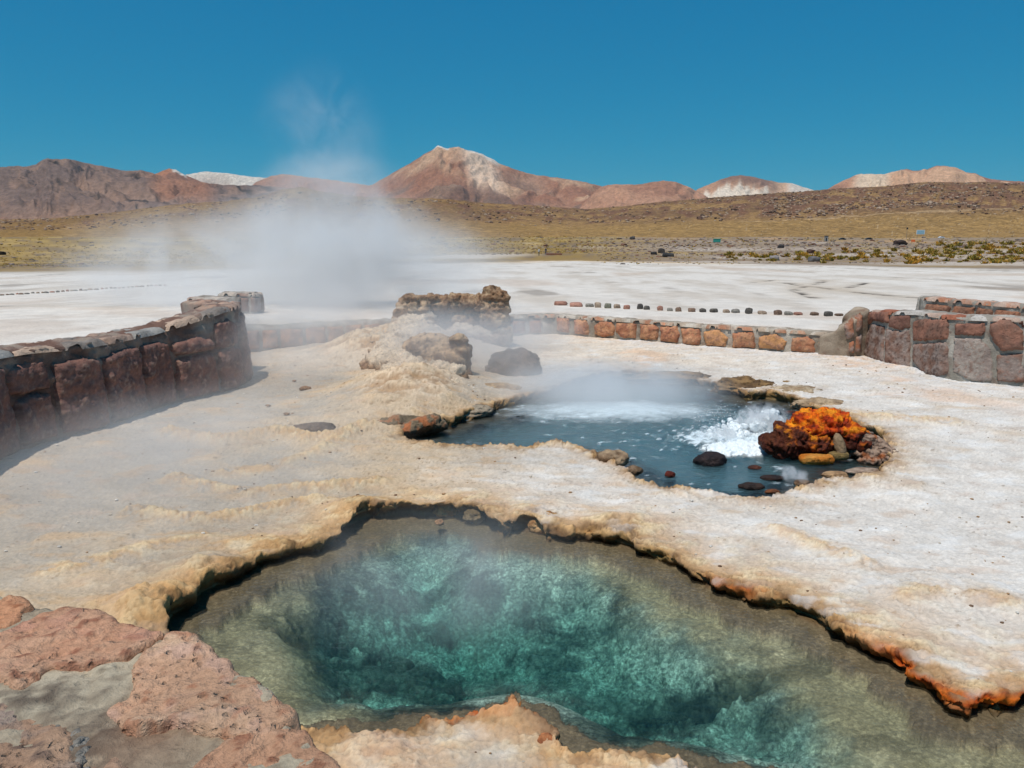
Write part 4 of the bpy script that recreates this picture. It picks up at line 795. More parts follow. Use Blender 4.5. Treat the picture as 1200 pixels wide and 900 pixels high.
# upstand blocks behind the end of the left wall
def block_wall(name, pts, zt, th, lb, z0, pt, cs, seed):
    wl = Wall(name, pts, zt, th, side=1, batter=.02, z0=z0); face_check(wl, pt); wl.core(mort_col((160, 150, 138), (190, 180, 168)), seed=seed, amp=.02, rows=16); u = .06; i = 0
    while u < wl.u[-1]-.12:
        wd = min(random.uniform(.26, .4), wl.u[-1]-u); wl.stone([(u+.02, zt-.32), (u+wd-.02, zt-.33), (u+wd-.02, zt-.06), (u+.03, zt-.05)], thick=.03, res=.02, c1=cs[i % len(cs)], c2=BR, c3=GR, seed=seed*7+i); wl.cap(u, u+wd-.02, .01, -th+.02, .02, cs[i % len(cs)], srgb(196, 180, 164), seed*9+i); u += wd; i += 1
    tag(wl.root, lb, 'wall'); return wl
a = PY(218, 372, 10.8)[:2]; b = PY(264, 372, 10.6)[:2]
block_wall('wall_stub', [a+(.0, .35), a, b], 1.06, .35, 'square stone stub rising behind the end of the left wall', .2, (-4, 6), [RED, GR, srgb(170, 160, 150)], 21)
a = PY(256, 372, 14.2)[:2]; b = PY(300, 372, 14.0)[:2]; block_wall('wall_stub', [a, (a+b)/2, b, b+(.05, .4)], .86, .4, 'dim stone pier in the steam beyond the left wall\'s end', .1, (-2, 6), [GR, BR], 22)

# ================================================================== NEAR WALL (the photographer looks over it)
NW = empty('stone_wall', (-1.6, 1.6, 0)); NWo = np.array([-1.6, 1.6, 0.]); tag(NW, 'thick near wall of pink and red stones in grey mortar, bottom left corner', 'wall')
def slab(name, poly, zb, h, res, colf, seed, m, amp=.012, edge=.025, side=None, ragged=.018, parent=NW, org=NWo, tiltf=None, grow=0.):
    x0, y0 = poly.min(0)-.06; x1, y1 = poly.max(0)+.06; nx = int((x1-x0)/res)+1; ny = int((y1-y0)/res)+1
    x, y = np.meshgrid(np.linspace(x0, x1, nx), np.linspace(y0, y1, ny)); sd, nx_, ny_ = sdf(poly, x, y)
    sd = sd-grow+ragged*fb2(x*7+seed, y*7, 4, seed)
    f = fb2(x*4+seed, y*4, 5, seed+1); g = fb2(x*26, y*26, 4, seed+2); r = ridg2(x*9, y*9, 3, seed+4)
    ins = sd < 0; t = np.clip(-sd/edge, 0, 1)
    z = zb+np.where(ins, h*np.sqrt(np.clip(1-(1-t)**2, 0, 1))+amp*f+amp*.22*g-.5*amp*ss(.9, 1.5, r), 0.)
    if tiltf is not None: z = z+tiltf(x, y)
    ox = 0*x
    if side is not None:
        k = np.clip(sd/.16, 0, 1); z = np.where(ins, z, zb+(side-zb)*k); sh = np.where(ins, 0, -sd+.012*k+.02*fb3(np.stack([x*5, y*5, z*5], -1), 3, seed)); x = x+nx_*sh; y = y+ny_*sh; mk = sd < .16
    else:
        z = np.where(ins, z, z-.06); mk = sd < res*1.5
    C = colf(x, y, f, g).reshape(-1, 3); V_, F_, C_ = compact(np.stack([x, y, z], -1).reshape(-1, 3)-org, grid_faces(ny, nx, mk), C)
    return link(name, mesh_np(name, V_, F_, C_), m, parent)
def near_tilt(x, y): return 0*x
def mcol(x, y, f, g):
    c = mix(srgb(166, 150, 128), srgb(188, 174, 150), ss(-.4, .4, f)); c = mix(c, srgb(120, 104, 88), .6*ss(.1, .6, g)); q = blobxy(x, y, P(40, 822, 1.1), .12, .05)+blobxy(x, y, P(120, 870, 1.1), .1, .12)
    c = mix(c, srgb(82, 70, 62), np.clip(q, 0, 1)*.8*ss(-.6, .3, g+.2)); c = mix(c, srgb(150, 120, 98), .6*blobxy(x, y, P(170, 870, 1.1), .1, .08)); return c
def blobxy(x, y, c, rx, ry): return np.exp(-((x-c[0])/rx)**2-((y-c[1])/ry)**2)
slab('mortar', near_poly, 1.085, .02, .011, mcol, 701, M_MORTAR, amp=.012, edge=.018, side=-.4, grow=-.012)
def scol(a, b, c3, c4=None):
    def f_(x, y, f, g):
        c = mix(mix(srgb(*a), srgb(220, 176, 146), .42), mix(srgb(*b), srgb(228, 190, 160), .42), ss(-.5, .5, f)); c = mix(c, srgb(*c3), .7*ss(.15, .7, g+.2*f)); 
        c = np.clip(c*np.array([1.02, 1.10, 1.04]), 0, .8)
        if c4: c = mix(c, srgb(*c4), .6*ss(.1, .7, fb2(x*9, y*9, 3, 77)))
        return c
    return f_
def S6(pts): return PP([(p[0]/4., 680+p[1]/4.) for p in pts], 1.12)
near_st = [([(0, 240), (60, 215), (110, 190), (160, 150), (230, 125), (300, 118), (330, 132), (400, 130), (480, 150), (560, 180), (650, 205), (720, 228), (755, 242), (700, 275), (620, 312), (540, 345), (420, 375), (320, 390), (200, 385), (180, 440), (110, 470), (40, 455), (0, 425), (-260, 430), (-300, 300)], (178, 108, 84), (196, 132, 108), (140, 80, 62), (206, 152, 128), .045),
           ([(800, 252), (860, 248), (915, 275), (965, 310), (985, 355), (1050, 370), (1060, 395), (1130, 425), (1190, 435), (1230, 470), (1290, 525), (1365, 598), (1360, 625), (1240, 680), (1120, 690), (1000, 675), (900, 655), (800, 630), (760, 645), (680, 665), (620, 645), (545, 580), (600, 520), (625, 440), (625, 375), (680, 330), (760, 290)], (206, 150, 124), (214, 166, 142), (176, 112, 86), (220, 180, 160), .05),
           ([(905, 880), (930, 830), (1000, 780), (1080, 730), (1200, 715), (1300, 700), (1420, 690), (1480, 740), (1540, 810), (1580, 880), (1660, 1050), (1500, 1200), (1100, 1200), (900, 1100)], (196, 134, 108), (204, 150, 126), (150, 88, 66), None, .045),
           ([(-10, 92), (40, 58), (85, 70), (108, 105), (70, 130), (75, 155), (20, 180), (-60, 185), (-200, 140), (-160, 90)], (196, 112, 72), (208, 132, 92), (150, 84, 56), None, .04),
           ([(0, 530), (80, 545), (180, 585), (260, 610), (290, 700), (310, 790), (330, 880), (380, 1000), (300, 1200), (-300, 1200), (-400, 700), (-200, 560)], (132, 92, 80), (150, 104, 88), (104, 84, 80), (160, 148, 140), .03),
           ([(440, 770), (480, 720), (530, 740), (560, 830), (600, 900), (560, 1000), (420, 1000), (400, 900)], (140, 104, 94), (156, 124, 114), (110, 80, 72), None, .02),
           ([(-500, 60), (-300, 40), (-190, 80), (-210, 150), (-330, 200), (-560, 180)], (180, 118, 92), (196, 140, 112), (140, 84, 64), None, .04), ([(-700, 260), (-360, 230), (-330, 420), (-500, 520), (-800, 500)], (170, 104, 82), (190, 128, 104), (140, 84, 64), None, .04)]
for i, (pts, a, b, c3, c4, h) in enumerate(near_st): slab('stone', S6(pts), 1.09, h*.62, .0065, scol(a, b, c3, c4), 710+i*7, M_STONEC, amp=.012, edge=.014, ragged=.014, grow=.016)
# twisted lime drip between the near stones
p, f = rock_data((.012, .05, .012), sub=4, seed=5, amp=.5); bl = []
for (X, Y, r) in [(262, 620, .006), (266, 650, .007), (258, 680, .008), (270, 710, .010), (300, 745, .016), (330, 760, .018), (350, 700, .020), (365, 740, .022), (385, 780, .018), (370, 820, .017), (395, 860, .014), (340, 690, .014), (400, 720, .012), (350, 880, .016)]:
    c = P(X/4., 680+Y/4., 1.115); c[2] -= .018; r *= .6; bl.append((tuple(c-np.array([*P(85, 860, 1.1)])), (r, r*1.6, r)))
o = fuse('lime_drip', bl, .003, .004, 40., lambda v, nr, d: np.concatenate([mix(srgb(166, 160, 150), srgb(120, 114, 106), ss(-.003, .003, d)), np.zeros((len(v), 1))], 1), 9, tuple(P(85, 860, 1.1)-NWo), M_CRUST, parent=NW)

# ================================================================== STONE ROWS ON THE WHITE FLAT
ORD = ['first', 'second', 'third', 'fourth', 'fifth', 'sixth', 'seventh', 'eighth', 'ninth', 'tenth', 'eleventh', 'twelfth', 'thirteenth', 'fourteenth', 'fifteenth', 'sixteenth', 'seventeenth', 'eighteenth', 'nineteenth', 'twentieth']
def ordn(i):
    if i < 20: return ORD[i]
    t = ['', '', 'twenty', 'thirty', 'forty'][(i+1)//10]; r = (i+1) % 10; return (t+'-'+ORD[r-1]) if r else {30: 'thirtieth', 40: 'fortieth'}[i+1]
row = [(657, 355, 16, 5, 'red'), (675, 356.5, 16, 5, 'pink'), (691, 357.5, 10, 4, 'grey'), (700.5, 357, 8, 6.5, 'tan'), (712.5, 358, 8, 6, 'greenish grey'), (723, 358.5, 8, 5, 'tan'), (734.5, 359.5, 8, 5, 'pink'), (750, 359, 7, 6.5, 'dark grey'), (758, 360.5, 7.5, 5, 'dark grey'), (773.5, 361, 7, 6, 'red'), (785, 362.5, 7, 4, 'grey'), (795, 362.5, 7, 5.5, 'brown'),
       (810.5, 363, 8.5, 5, 'brown'), (823.5, 363.5, 8, 4.5, 'dark grey'), (836.5, 363.5, 9, 5, 'dark grey'), (851, 364.5, 8, 4, 'tan'), (862, 364.3, 9.5, 5, 'grey'), (877.5, 364, 8.5, 7.5, 'dark grey'), (893, 366, 10, 4, 'tan'), (911.5, 366, 9.5, 6, 'brown'), (924, 367, 10, 4.5, 'grey'), (935, 367.3, 10, 3.5, 'red'), (954, 367.5, 10, 4, 'brown'), (970.5, 367.5, 10, 6, 'dark grey'), (983, 368.5, 9.5, 3, 'brown'), (996, 369.5, 10, 4, 'grey')]
RC = {'red': ((176, 130, 112), (150, 106, 90)), 'pink': ((190, 142, 124), (166, 120, 102)), 'grey': ((150, 144, 134), (126, 120, 112)), 'tan': ((186, 164, 142), (150, 130, 112)), 'greenish grey': ((142, 140, 122), (110, 108, 94)), 'dark grey': ((104, 98, 90), (78, 74, 70)), 'brown': ((140, 114, 96), (104, 84, 70))}
for i, (px, py, ww, hh, cn) in enumerate(row):
    d = PYD2 = None
    # stand it on the terrace: march along the line of sight
    dr = ray(px, py+hh*.5); t = 12.
    ys = np.linspace(14.5, 26, 231); zs = CAMZ+dr[2]/dr[1]*ys; xs = dr[0]/dr[1]*ys; k = np.argmax(zs < terrace_z(xs, ys)); y = ys[k]; x = xs[k]; z = float(terrace_z(np.array([x]), np.array([y]))[0]); s = y/900.
    o = rock_obj('row_stone', (x, y, z+hh*.32*s), (ww*.5*s, ww*.42*s, hh*.62*s), two(srgb(*RC[cn][0]), srgb(*RC[cn][1]), 9), m=M_STONE, seed=800+i, amp=.16, boxy=(.5 if ww > 12 else .2), sub=3)
    tag(o, '%s stone, %s from the left in the row behind the low orange wall' % (cn, ordn(i)), 'stone', 'stones in a row behind the low wall')
rs3 = random.Random(8); i = 0; px = 2.
while px < 198:
    py = 346.5-px*.062+rs3.uniform(-.3, .3); ww = rs3.choice([3.2, 4, 4.6, 6, 3.6]); hh = rs3.uniform(1.8, 2.8); dr = ray(px, py); ys = np.linspace(15, 60, 901); zs = CAMZ+dr[2]/dr[1]*ys; xs = dr[0]/dr[1]*ys; k = np.argmax(zs < terrace_z(xs, ys)); y = ys[k]; x = xs[k]; z = zs[k]; s = y/900.
    cn = rs3.choice(['brown', 'tan', 'brown', 'grey', 'pink']); o = rock_obj('row_stone', (x, y, z+hh*.2*s), (ww*.5*s, ww*.45*s, hh*.6*s), two(srgb(*RC[cn][0]), srgb(*RC[cn][1]), 5), m=M_STONE, seed=840+i, amp=.18, sub=2)
    tag(o, '%s stone, %s from left in the far row above the left wall' % (cn, ordn(i)), 'stone', 'stones in the far row on the left flat'); px += ww+rs3.uniform(.6, 2.2); i += 1
# crumbs of crust lying on the ground
Vd = []; Fd = []; Cd = []; k = 0; v1, f1_ = ico(1); rs = np.random.RandomState(12)
pts = []
while len(pts) < 2600:
    x = rs.uniform(-5, 8); y = rs.uniform(2.2, 12)
    if abs(x) > .72*y+.8: continue
    pts.append((x, y))
pts = np.array(pts); a, _, _ = sdf(pool1, pts[:, 0], pts[:, 1]); b, _, _ = sdf(pool2, pts[:, 0], pts[:, 1]); c, _, _ = sdf(basin, pts[:, 0], pts[:, 1]); cl = fb2(pts[:, 0]*1.2, pts[:, 1]*1.2, 3, 90)
keep = (a > .08) & (b > .08) & (c < -.1) & (cl+rs.uniform(-.3, .3, len(pts)) > -.1); pts = pts[keep]; G, _ = ground(pts[:, 0], pts[:, 1])
for i in range(len(pts)):
    r = .004+.011*rs.rand()**3; q = v1*(1+.3*rs.rand(len(v1), 1))*np.array([r, r*rs.uniform(.6, 1), r*.5])+G[i]+[0, 0, r*.3]; Vd.append(q); Fd.append(f1_+k); k += len(v1)
    c = [srgb(214, 200, 180), srgb(176, 140, 104), srgb(128, 100, 78), srgb(224, 218, 208)][rs.randint(4)]; Cd.append(np.tile(c, (len(v1), 1)))
o = link('loose_crumbs', mesh_np('loose_crumbs', np.vstack(Vd), np.vstack(Fd), np.vstack(Cd), False), M_CRUST); tag(o, 'loose crumbs of mineral crust scattered over the ground round the pools', 'gravel', kind='stuff')

# ---- thin air: far ranges fade a little
hz = bpy.data.materials.new('thin_air'); hz.use_nodes = True; hn = hz.node_tree; hn.nodes.clear(); ho = hn.nodes.new('ShaderNodeOutputMaterial'); hv = hn.nodes.new('ShaderNodeVolumePrincipled')
hv.inputs['Color'].default_value = (.62, .86, .97, 1); hv.inputs['Density'].default_value = 1.9e-5; hv.inputs['Anisotropy'].default_value = .3; hn.links.new(hv.outputs[0], ho.inputs['Volume'])
bmh = bmesh.new(); bmesh.ops.create_cube(bmh, size=1); meh = bpy.data.meshes.new('haze'); bmesh.ops.transform(bmh, matrix=Matrix.Translation((0, 0, 400)) @ Matrix.Diagonal((62000, 62000, 1100, 1)), verts=bmh.verts); bmh.to_mesh(meh); bmh.free()
oh = link('haze', meh, hz); oh['kind'] = 'stuff'; oh['label'] = 'thin clear mountain air over the whole plain'

# ================================================================== MOUNTAINS AND HILLS
def ridge_mesh(name, sky_, Rd, front, back, base, colf, seed, rough=.12, ncol=None, rows=70, concave=1.4, m=M_MOUNT, gully=.5, x0=None, gfreq=1., front_n=0.):
    sky_ = np.array(sky_, float); pxs = np.arange(sky_[0, 0], sky_[-1, 0]+.1, 1.3); pys = np.interp(pxs, sky_[:, 0], sky_[:, 1]); pys = pys+.55*fb2(pxs*.12, pxs*0+seed, 4, seed)
    ax = []; el = []
    for a, b in zip(pxs, pys): d = ray(a, b); ax.append(d[0]/d[1]); el.append(d[2]/d[1])
    ax = np.array(ax); el = np.array(el); H = CAMZ+el*Rd-base
    taper = np.clip(np.minimum(np.arange(len(ax)), np.arange(len(ax))[::-1])/6., 0, 1)
    t = np.concatenate([np.linspace(0, 1, rows), 1+np.linspace(0.06, 1, 10)])[:, None]
    A = ax[None, :]+0*t; xw = A*Rd
    jit = fb2(xw/Rd*9+seed, t*2, 3, seed+1)
    yy = np.where(t <= 1, Rd-front*(1-t), Rd+back*(t-1)); yy = yy+front*.10*fb2(A*7+seed, A*0, 2, seed+7)*np.clip(t, 0, 1)*(t <= 1)
    yy[rows-1:] = yy[rows-1:]  # crest
    prof = np.where(t <= 1, np.clip(t, 0, 1)**concave, np.clip(2-t, 0, 1)**1.2)
    X = A*yy; sc = Rd
    g = ridg2(X/sc*22*gfreq+1.2*jit, yy/sc*9*gfreq, 5, seed+2); g2 = fb2(X/sc*9, yy/sc*9, 5, seed+3)
    env = np.sin(np.clip(t, 0, 1)*np.pi*.5)**.6*np.cos(np.clip((t-.86)/.14, 0, 1)*np.pi/2)*(t <= 1)
    Z = prof*(H*taper)[None, :]+env*np.abs(H)[None, :]*rough*1.05*(gully*(g-.8)+g2)
    # keep the crest the highest line seen
    elv = (Z+base-CAMZ)/yy; lim = (el*taper)[None, :]-.0004
    over = (elv > lim) & (t < .985); Z = np.where(over, np.maximum(lim*yy+CAMZ-base, 0), Z)
    V_ = np.stack([X, yy, Z+base], -1)
    C_ = colf(X, yy, Z, t+0*A, A, H[None, :]+0*Z, g, g2, pxs[None, :]+0*Z)
    if m is M_MOUNT: lum = C_.mean(-1, keepdims=True); C_ = (lum+(C_-lum)*.88)*np.array([1.02, .98, .90])
    o = link(name, mesh_np(name, V_.reshape(-1, 3), grid_faces(*Z.shape), C_.reshape(-1, 3)), m); o['kind'] = 'structure'; o['_'] = 0; del o['_']; global LASTV; LASTV = (V_, t+0*A, pxs[None, :]+0*Z); return o
PXc = lambda v, a, b, c_, d: ss(a, b, v)*(1-ss(c_, d, v))
MAUVE = srgb(138, 112, 100); MA2 = srgb(112, 94, 88); PINK = srgb(178, 136, 112); PEACH = srgb(208, 170, 138); SNOW = srgb(214, 204, 196); RUST = srgb(160, 108, 84)
def c_volc(X, Y, Z, t, A, H, g, g2, px):
    c = mix(PINK, RUST, ss(-.4, .5, g2+.2*g)); c = mix(c, PEACH, .75*ss(.2, .7, g2+.3*t-.2)); c = mix(c, MA2, .65*ss(.1, .6, -g2+.3*(g-.6))*(1-ss(.7, .95, t)))
    pale = PXc(px+28*(1-t)*-1, 530, 548, 565, 590)*ss(.45, .7, t+.12*g2); c = mix(c, srgb(226, 198, 176), pale*.9)
    c = mix(c, SNOW, ss(.93, .985, t)*(PXc(px, 505, 511, 524, 528)+PXc(px, 545, 552, 580, 588)+.8*PXc(px, 530, 540, 560, 570)*0)); c = mix(c, srgb(112, 90, 84), .6*PXc(px, 480, 500, 600, 640)*ss(.62, .5, t)*ss(-.5, .3, g2+.2))
    c = mix(c, MAUVE, .5*ss(.3, .1, t)); return c
def c_mesa(X, Y, Z, t, A, H, g, g2, px):
    c = mix(srgb(152, 122, 108), srgb(124, 102, 96), ss(-.4, .4, g2)); c = mix(c, srgb(158, 124, 106), .6*ss(0, .6, fb2(A*30, t*5, 4, 501))); s_ = np.sin(t*26+4*fb2(A*12, t*3, 3, 502)); c = mix(c, srgb(62, 52, 52), .95*ss(.45, .9, s_)*ss(.0, .4, fb2(A*16, t*2, 3, 503)+.1)*ss(.3, .5, t))
    c = mix(c, srgb(172, 116, 88), .7*PXc(px, 165, 190, 235, 260)*ss(.4, .7, t+.2*g2)); c = mix(c, srgb(150, 110, 88), .7*ss(.35, .15, t)); return c
def c_snow(X, Y, Z, t, A, H, g, g2, px): return mix(mix(srgb(196, 178, 168), SNOW, ss(-.2, .5, g2+t-.3)), srgb(150, 120, 106), .7*ss(.3, .7, -g2+.1)*(1-ss(.8, .95, t)))
def c_mid(X, Y, Z, t, A, H, g, g2, px): return mix(mix(srgb(166, 116, 92), srgb(190, 140, 112), ss(-.4, .4, g2)), srgb(130, 98, 84), ss(.75, .3, t)*.7)
def c_white(X, Y, Z, t, A, H, g, g2, px):
    c = mix(srgb(206, 166, 136), srgb(190, 140, 108), ss(-.3, .5, g2)); c = mix(c, srgb(232, 218, 202), .9*PXc(t+.08*fb2(A*120, t*0, 3, 511), .5, .62, .78, .88)*ss(-.4, .3, g2+.3)); c = mix(c, srgb(128, 92, 80), .8*ss(.82, .93, t)*PXc(px, 835, 850, 900, 920)); c = mix(c, SNOW, .85*PXc(px, 918, 930, 965, 970)*ss(.5, .7, t))
    c = mix(c, srgb(150, 118, 100), .6*ss(.55, .8, fb2(A*160, t*1.2, 3, 512)+.3)*(1-ss(.5, .6, t))); return c
def c_rightm(X, Y, Z, t, A, H, g, g2, px):
    c = mix(srgb(196, 140, 108), srgb(210, 164, 130), ss(-.4, .4, g2)); c = mix(c, srgb(222, 200, 176), .8*PXc(px, 995, 1010, 1035, 1050)*ss(.4, .7, t)); c = mix(c, srgb(140, 96, 80), .75*ss(.15, .6, -g2+.3*(t-.5)*PXc(px, 1060, 1080, 1160, 1180)+.1)); return c
ridge_mesh('mountain', [(205, 240), (218, 204), (226, 203), (240, 200.5), (252, 202), (268, 203), (285, 206), (300, 207.5), (320, 209), (345, 214), (370, 240)], 9500, 1500, 1500, -60, c_snow, 41, .14)
ridge_mesh('mountain', [(270, 240), (300, 213), (318, 206), (332, 204), (345, 205), (360, 208), (385, 211), (405, 214), (430, 217), (460, 240)], 8200, 1500, 1500, -60, c_mid, 43, .12)
ridge_mesh('mountain', [(395, 250), (418, 220), (436, 216), (452, 207), (470, 197), (485, 189), (500, 180), (508, 176), (513, 172), (518, 173), (524, 176), (530, 174), (538, 173.5), (545, 177), (556, 179), (566, 182), (576, 187), (584, 192), (600, 198), (622, 204), (650, 208), (680, 213), (700, 217), (722, 223), (770, 250)], 7600, 2600, 2400, -60, c_volc, 45, .13, rows=110, concave=1.25)
ridge_mesh('mountain', [(670, 250), (702, 220), (712, 216.5), (728, 216), (742, 216.5), (752, 216), (765, 213.5), (778, 212), (792, 213.5), (805, 218), (820, 225), (838, 236), (860, 250)], 6400, 1400, 1500, -60, c_mid, 47, .14)
ridge_mesh('mountain', [(800, 250), (816, 223), (828, 218), (842, 212), (856, 207), (866, 205.5), (880, 206.5), (896, 210), (908, 212.5), (918, 214), (928, 214), (942, 219), (960, 224), (985, 235)], 8600, 1600, 1500, -60, c_white, 49, .13)
ridge_mesh('mountain', [(945, 250), (966, 224), (982, 215), (1000, 206.5), (1008, 203.5), (1022, 204), (1036, 203.5), (1050, 200), (1062, 197), (1072, 199), (1085, 197.5), (1098, 193.5), (1110, 194), (1122, 197), (1132, 202), (1142, 203), (1155, 209), (1172, 212), (1210, 215), (1300, 215), (1420, 222), (1600, 250)], 7000, 1800, 1500, -60, c_rightm, 51, .15)
ridge_mesh('mountain', [(150, 250), (176, 206), (190, 200), (198, 197.5), (206, 199), (218, 206), (235, 213), (262, 225), (280, 250)], 6800, 1300, 1300, -60, lambda X, Y, Z, t, A, H, g, g2, px: mix(mix(srgb(176, 116, 84), srgb(150, 104, 84), ss(-.4, .4, g2)), SNOW, ss(.93, .98, t)*PXc(px, 200, 204, 216, 220)), 53, .1)
ridge_mesh('mountain', [(-700, 215), (-400, 204), (-200, 192), (-60, 198), (0, 197), (32, 197.5), (42, 195), (50, 189), (56, 187), (76, 186), (88, 187.5), (100, 191), (122, 195), (140, 199), (155, 200.5), (165, 199.5), (175, 201.5), (190, 206), (215, 211), (260, 216), (320, 219), (380, 224), (430, 232), (470, 250)], 5200, 2600, 1500, -40, c_mesa, 55, .16, rows=110, concave=1.1)
# the brown scrub hill before the mountains
def c_hill(X, Y, Z, t, A, H, g, g2, px):
    c = mix(srgb(158, 124, 82), srgb(134, 104, 74), ss(-.4, .4, g2)); rk = ss(-.1, .5, fb2(A*60, t*9, 4, 521)+.3*ss(830, 900, px)); c = mix(c, srgb(122, 88, 70), .85*rk*ss(.25, .45, t)); c = mix(c, srgb(164, 130, 80), .8*ss(.42, .2, t)); c = mix(c, srgb(146, 112, 62), .5*ss(.3, .0, fb2(A*14, t*2, 3, 522))*ss(700, 400, px))
    sp_ = n2(A*520, t*46, 523); c = mix(c, srgb(196, 172, 140), .6*ss(.45, .7, sp_)*rk); c = mix(c, srgb(78, 58, 46), .6*ss(.4, .7, n2(A*620+9, t*60, 524))*rk); tr = np.interp(px, [700, 850, 1000, 1200, 1400], [.255, .28, .30, .365, .40]); c = mix(c, srgb(190, 158, 120), .8*np.exp(-((t-tr)/.010)**2)*ss(840, 900, px)); return c
ridge_mesh('hill', [(-700, 262), (-300, 262), (-60, 259), (60, 256), (140, 247), (200, 240), (262, 236), (300, 230), (330, 222), (352, 220), (375, 225), (430, 231), (500, 233), (560, 237), (620, 241), (690, 244), (740, 241), (800, 234.5), (860, 229.5), (930, 225), (975, 221.5), (1020, 218), (1070, 214.5), (1100, 213.5), (1150, 213), (1200, 214.5), (1300, 208), (1500, 212), (1800, 240)], 1500, 900, 900, -5, c_hill, 61, .05, rows=130, concave=1.15, m=M_HILL, gfreq=1.4)

hv_, ht_, hp_ = LASTV; rs = np.random.RandomState(77); wgt = (ss(.24, .4, ht_)*(1-ss(.985, 1., ht_))*(.25+.75*ss(760, 900, hp_))*(hp_ > -60)*(hp_ < 1290)*ss(-.2, .3, fb2(hp_*.02, ht_*5, 3, 78)+.1)).ravel(); pick = rs.choice(len(wgt), 3800, p=wgt/wgt.sum()); hv_ = hv_.reshape(-1, 3)
Vd = []; Fd = []; Cd = []; k = 0; v1, f1_ = ico(1)
for i_ in pick:
    r_ = rs.uniform(.7, 2.1)*(1 if rs.rand() < .93 else 1.7); q = v1*(1+.35*rs.rand(len(v1), 1))*np.array([r_, r_, r_*.55])+hv_[i_]+[rs.uniform(-1.5, 1.5), rs.uniform(-6, 6), r_*.15]; Vd.append(q); Fd.append(f1_+k); k += len(v1); Cd.append(np.tile([srgb(150, 124, 104), srgb(110, 82, 66), srgb(176, 152, 130), srgb(96, 76, 62)][rs.randint(4)], (len(v1), 1)))
o = link('hill_boulders', mesh_np('hill_boulders', np.vstack(Vd), np.vstack(Fd), np.vstack(Cd), False), M_STONE); tag(o, 'countless boulders strewn over the brown hill', 'boulders', kind='stuff')

# ================================================================== SCRUB, ROCKS AND THINGS ON THE PLAIN
def plain_at(px, py):
    dr = ray(px, py); ys = np.geomspace(16, 1200, 1600); zs = CAMZ+dr[2]/dr[1]*ys; xs = dr[0]/dr[1]*ys; tz = terrace_z(xs, ys); k = np.argmax(zs < tz); k = k if zs[k] < tz[k] else len(ys)-1
    return xs[k], ys[k], tz[k]
def tuft(seed, nb=46):
    r = np.random.RandomState(seed); Vs = []; Fs = []; Cs = []; k = 0
    for i in range(nb):
        a = r.uniform(0, 6.283); rad = r.uniform(0, .42); bx, by = rad*math.cos(a)*.7, rad*math.sin(a)*.7; h = r.uniform(.35, .8)*(1-.6*rad); tx, ty = bx+math.cos(a)*rad*.8+r.normal(0, .06), by+math.sin(a)*rad*.8+r.normal(0, .06); wv = r.uniform(.05, .12); pa = r.uniform(0, 6.283); dx, dy = math.cos(pa)*wv, math.sin(pa)*wv
        Vs += [(bx-dx, by-dy, -.05), (bx+dx, by+dy, -.05), ((bx+tx)/2+dx*.8, (by+ty)/2+dy*.8, h*.6), (tx, ty, h), ((bx+tx)/2-dx*.8, (by+ty)/2-dy*.8, h*.6)]; Fs += [(k, k+1, k+2), (k, k+2, k+4), (k+4, k+2, k+3)]
        c = [srgb(196, 156, 70), srgb(172, 128, 52), srgb(128, 122, 58), srgb(206, 172, 96)][r.randint(4)]; Cs += [c*.8, c*.8, c, c*1.1, c]; k += 5
    return np.array(Vs), np.array(Fs), np.array(Cs)
tufts = [tuft(s) for s in range(5)]
tint = [np.array([1, 1, 1]), np.array([.75, .85, .7]), np.array([1.1, .95, .7]), np.array([.62, .72, .55])]
tm = [mesh_np('tussock', tufts[i % 5][0], tufts[i % 5][1], tufts[i % 5][2]*tint[i % 4], False) for i in range(10)]
for q in tm: q.materials.append(M_GRASS)
rs4 = random.Random(21); nt_ = 0
for i in range(290):
    if i < 190: px = rs4.uniform(935, 1235); py = rs4.triangular(291, 311, 301)-(px-935)*.002
    elif i < 235: px = rs4.uniform(840, 960); py = rs4.uniform(298, 306)
    else: px = rs4.uniform(1090, 1230); py = rs4.uniform(286, 296)
    x, y, z = plain_at(px, py); s = rs4.uniform(7, 15)*y/900.*(1.0 if y < 120 else .7); tq = rs4.randrange(10); o = bpy.data.objects.new('tussock', tm[tq]); col.objects.link(o); o.location = (x, y, z); o.scale = (s, s, s*rs4.uniform(.5, .85)); o.rotation_euler = (0, 0, rs4.uniform(0, 6.28))
    tag(o, '%s tussock %s' % (['golden brown', 'dull green', 'bright straw yellow', 'dark olive'][tq % 4], 'on the far stony band near the information board' if i >= 235 else 'left of the grey boulder at the flat\'s far edge' if px < 958 else 'in the thick scrub right of the grey boulder' if px < 1060 else 'in the scrub below the information board' if px < 1130 else 'in the scrub by the photograph\'s right edge'), 'grass tussock', 'tussocks on the plain at the right')
# countless small tufts and stones further out
def scatter(name, n, gen, meshdata, m, lb, cat, sizef, flat=1.):
    Vs = []; Fs = []; Cs = []; k = 0; r = np.random.RandomState(n)
    for i in range(n):
        px, py = gen(r); x, y, z = plain_at(px, py); s = sizef(r)*y/900.; V_, F_, C_ = meshdata[r.randint(len(meshdata))]; a = r.uniform(0, 6.28); ca, sa = math.cos(a), math.sin(a)
        q = V_*np.array([s, s, s*flat]); q = np.stack([q[:, 0]*ca-q[:, 1]*sa, q[:, 0]*sa+q[:, 1]*ca, q[:, 2]], -1)+[x, y, z]; Vs.append(q); Fs.append(F_+k); k += len(V_); Cs.append(C_*r.uniform(.7, 1.15))
    o = link(name, mesh_np(name, np.vstack(Vs), np.vstack(Fs), np.vstack(Cs), False), m); tag(o, lb, cat, kind='stuff'); return o
small = [tuft(50+s, 9) for s in range(6)]
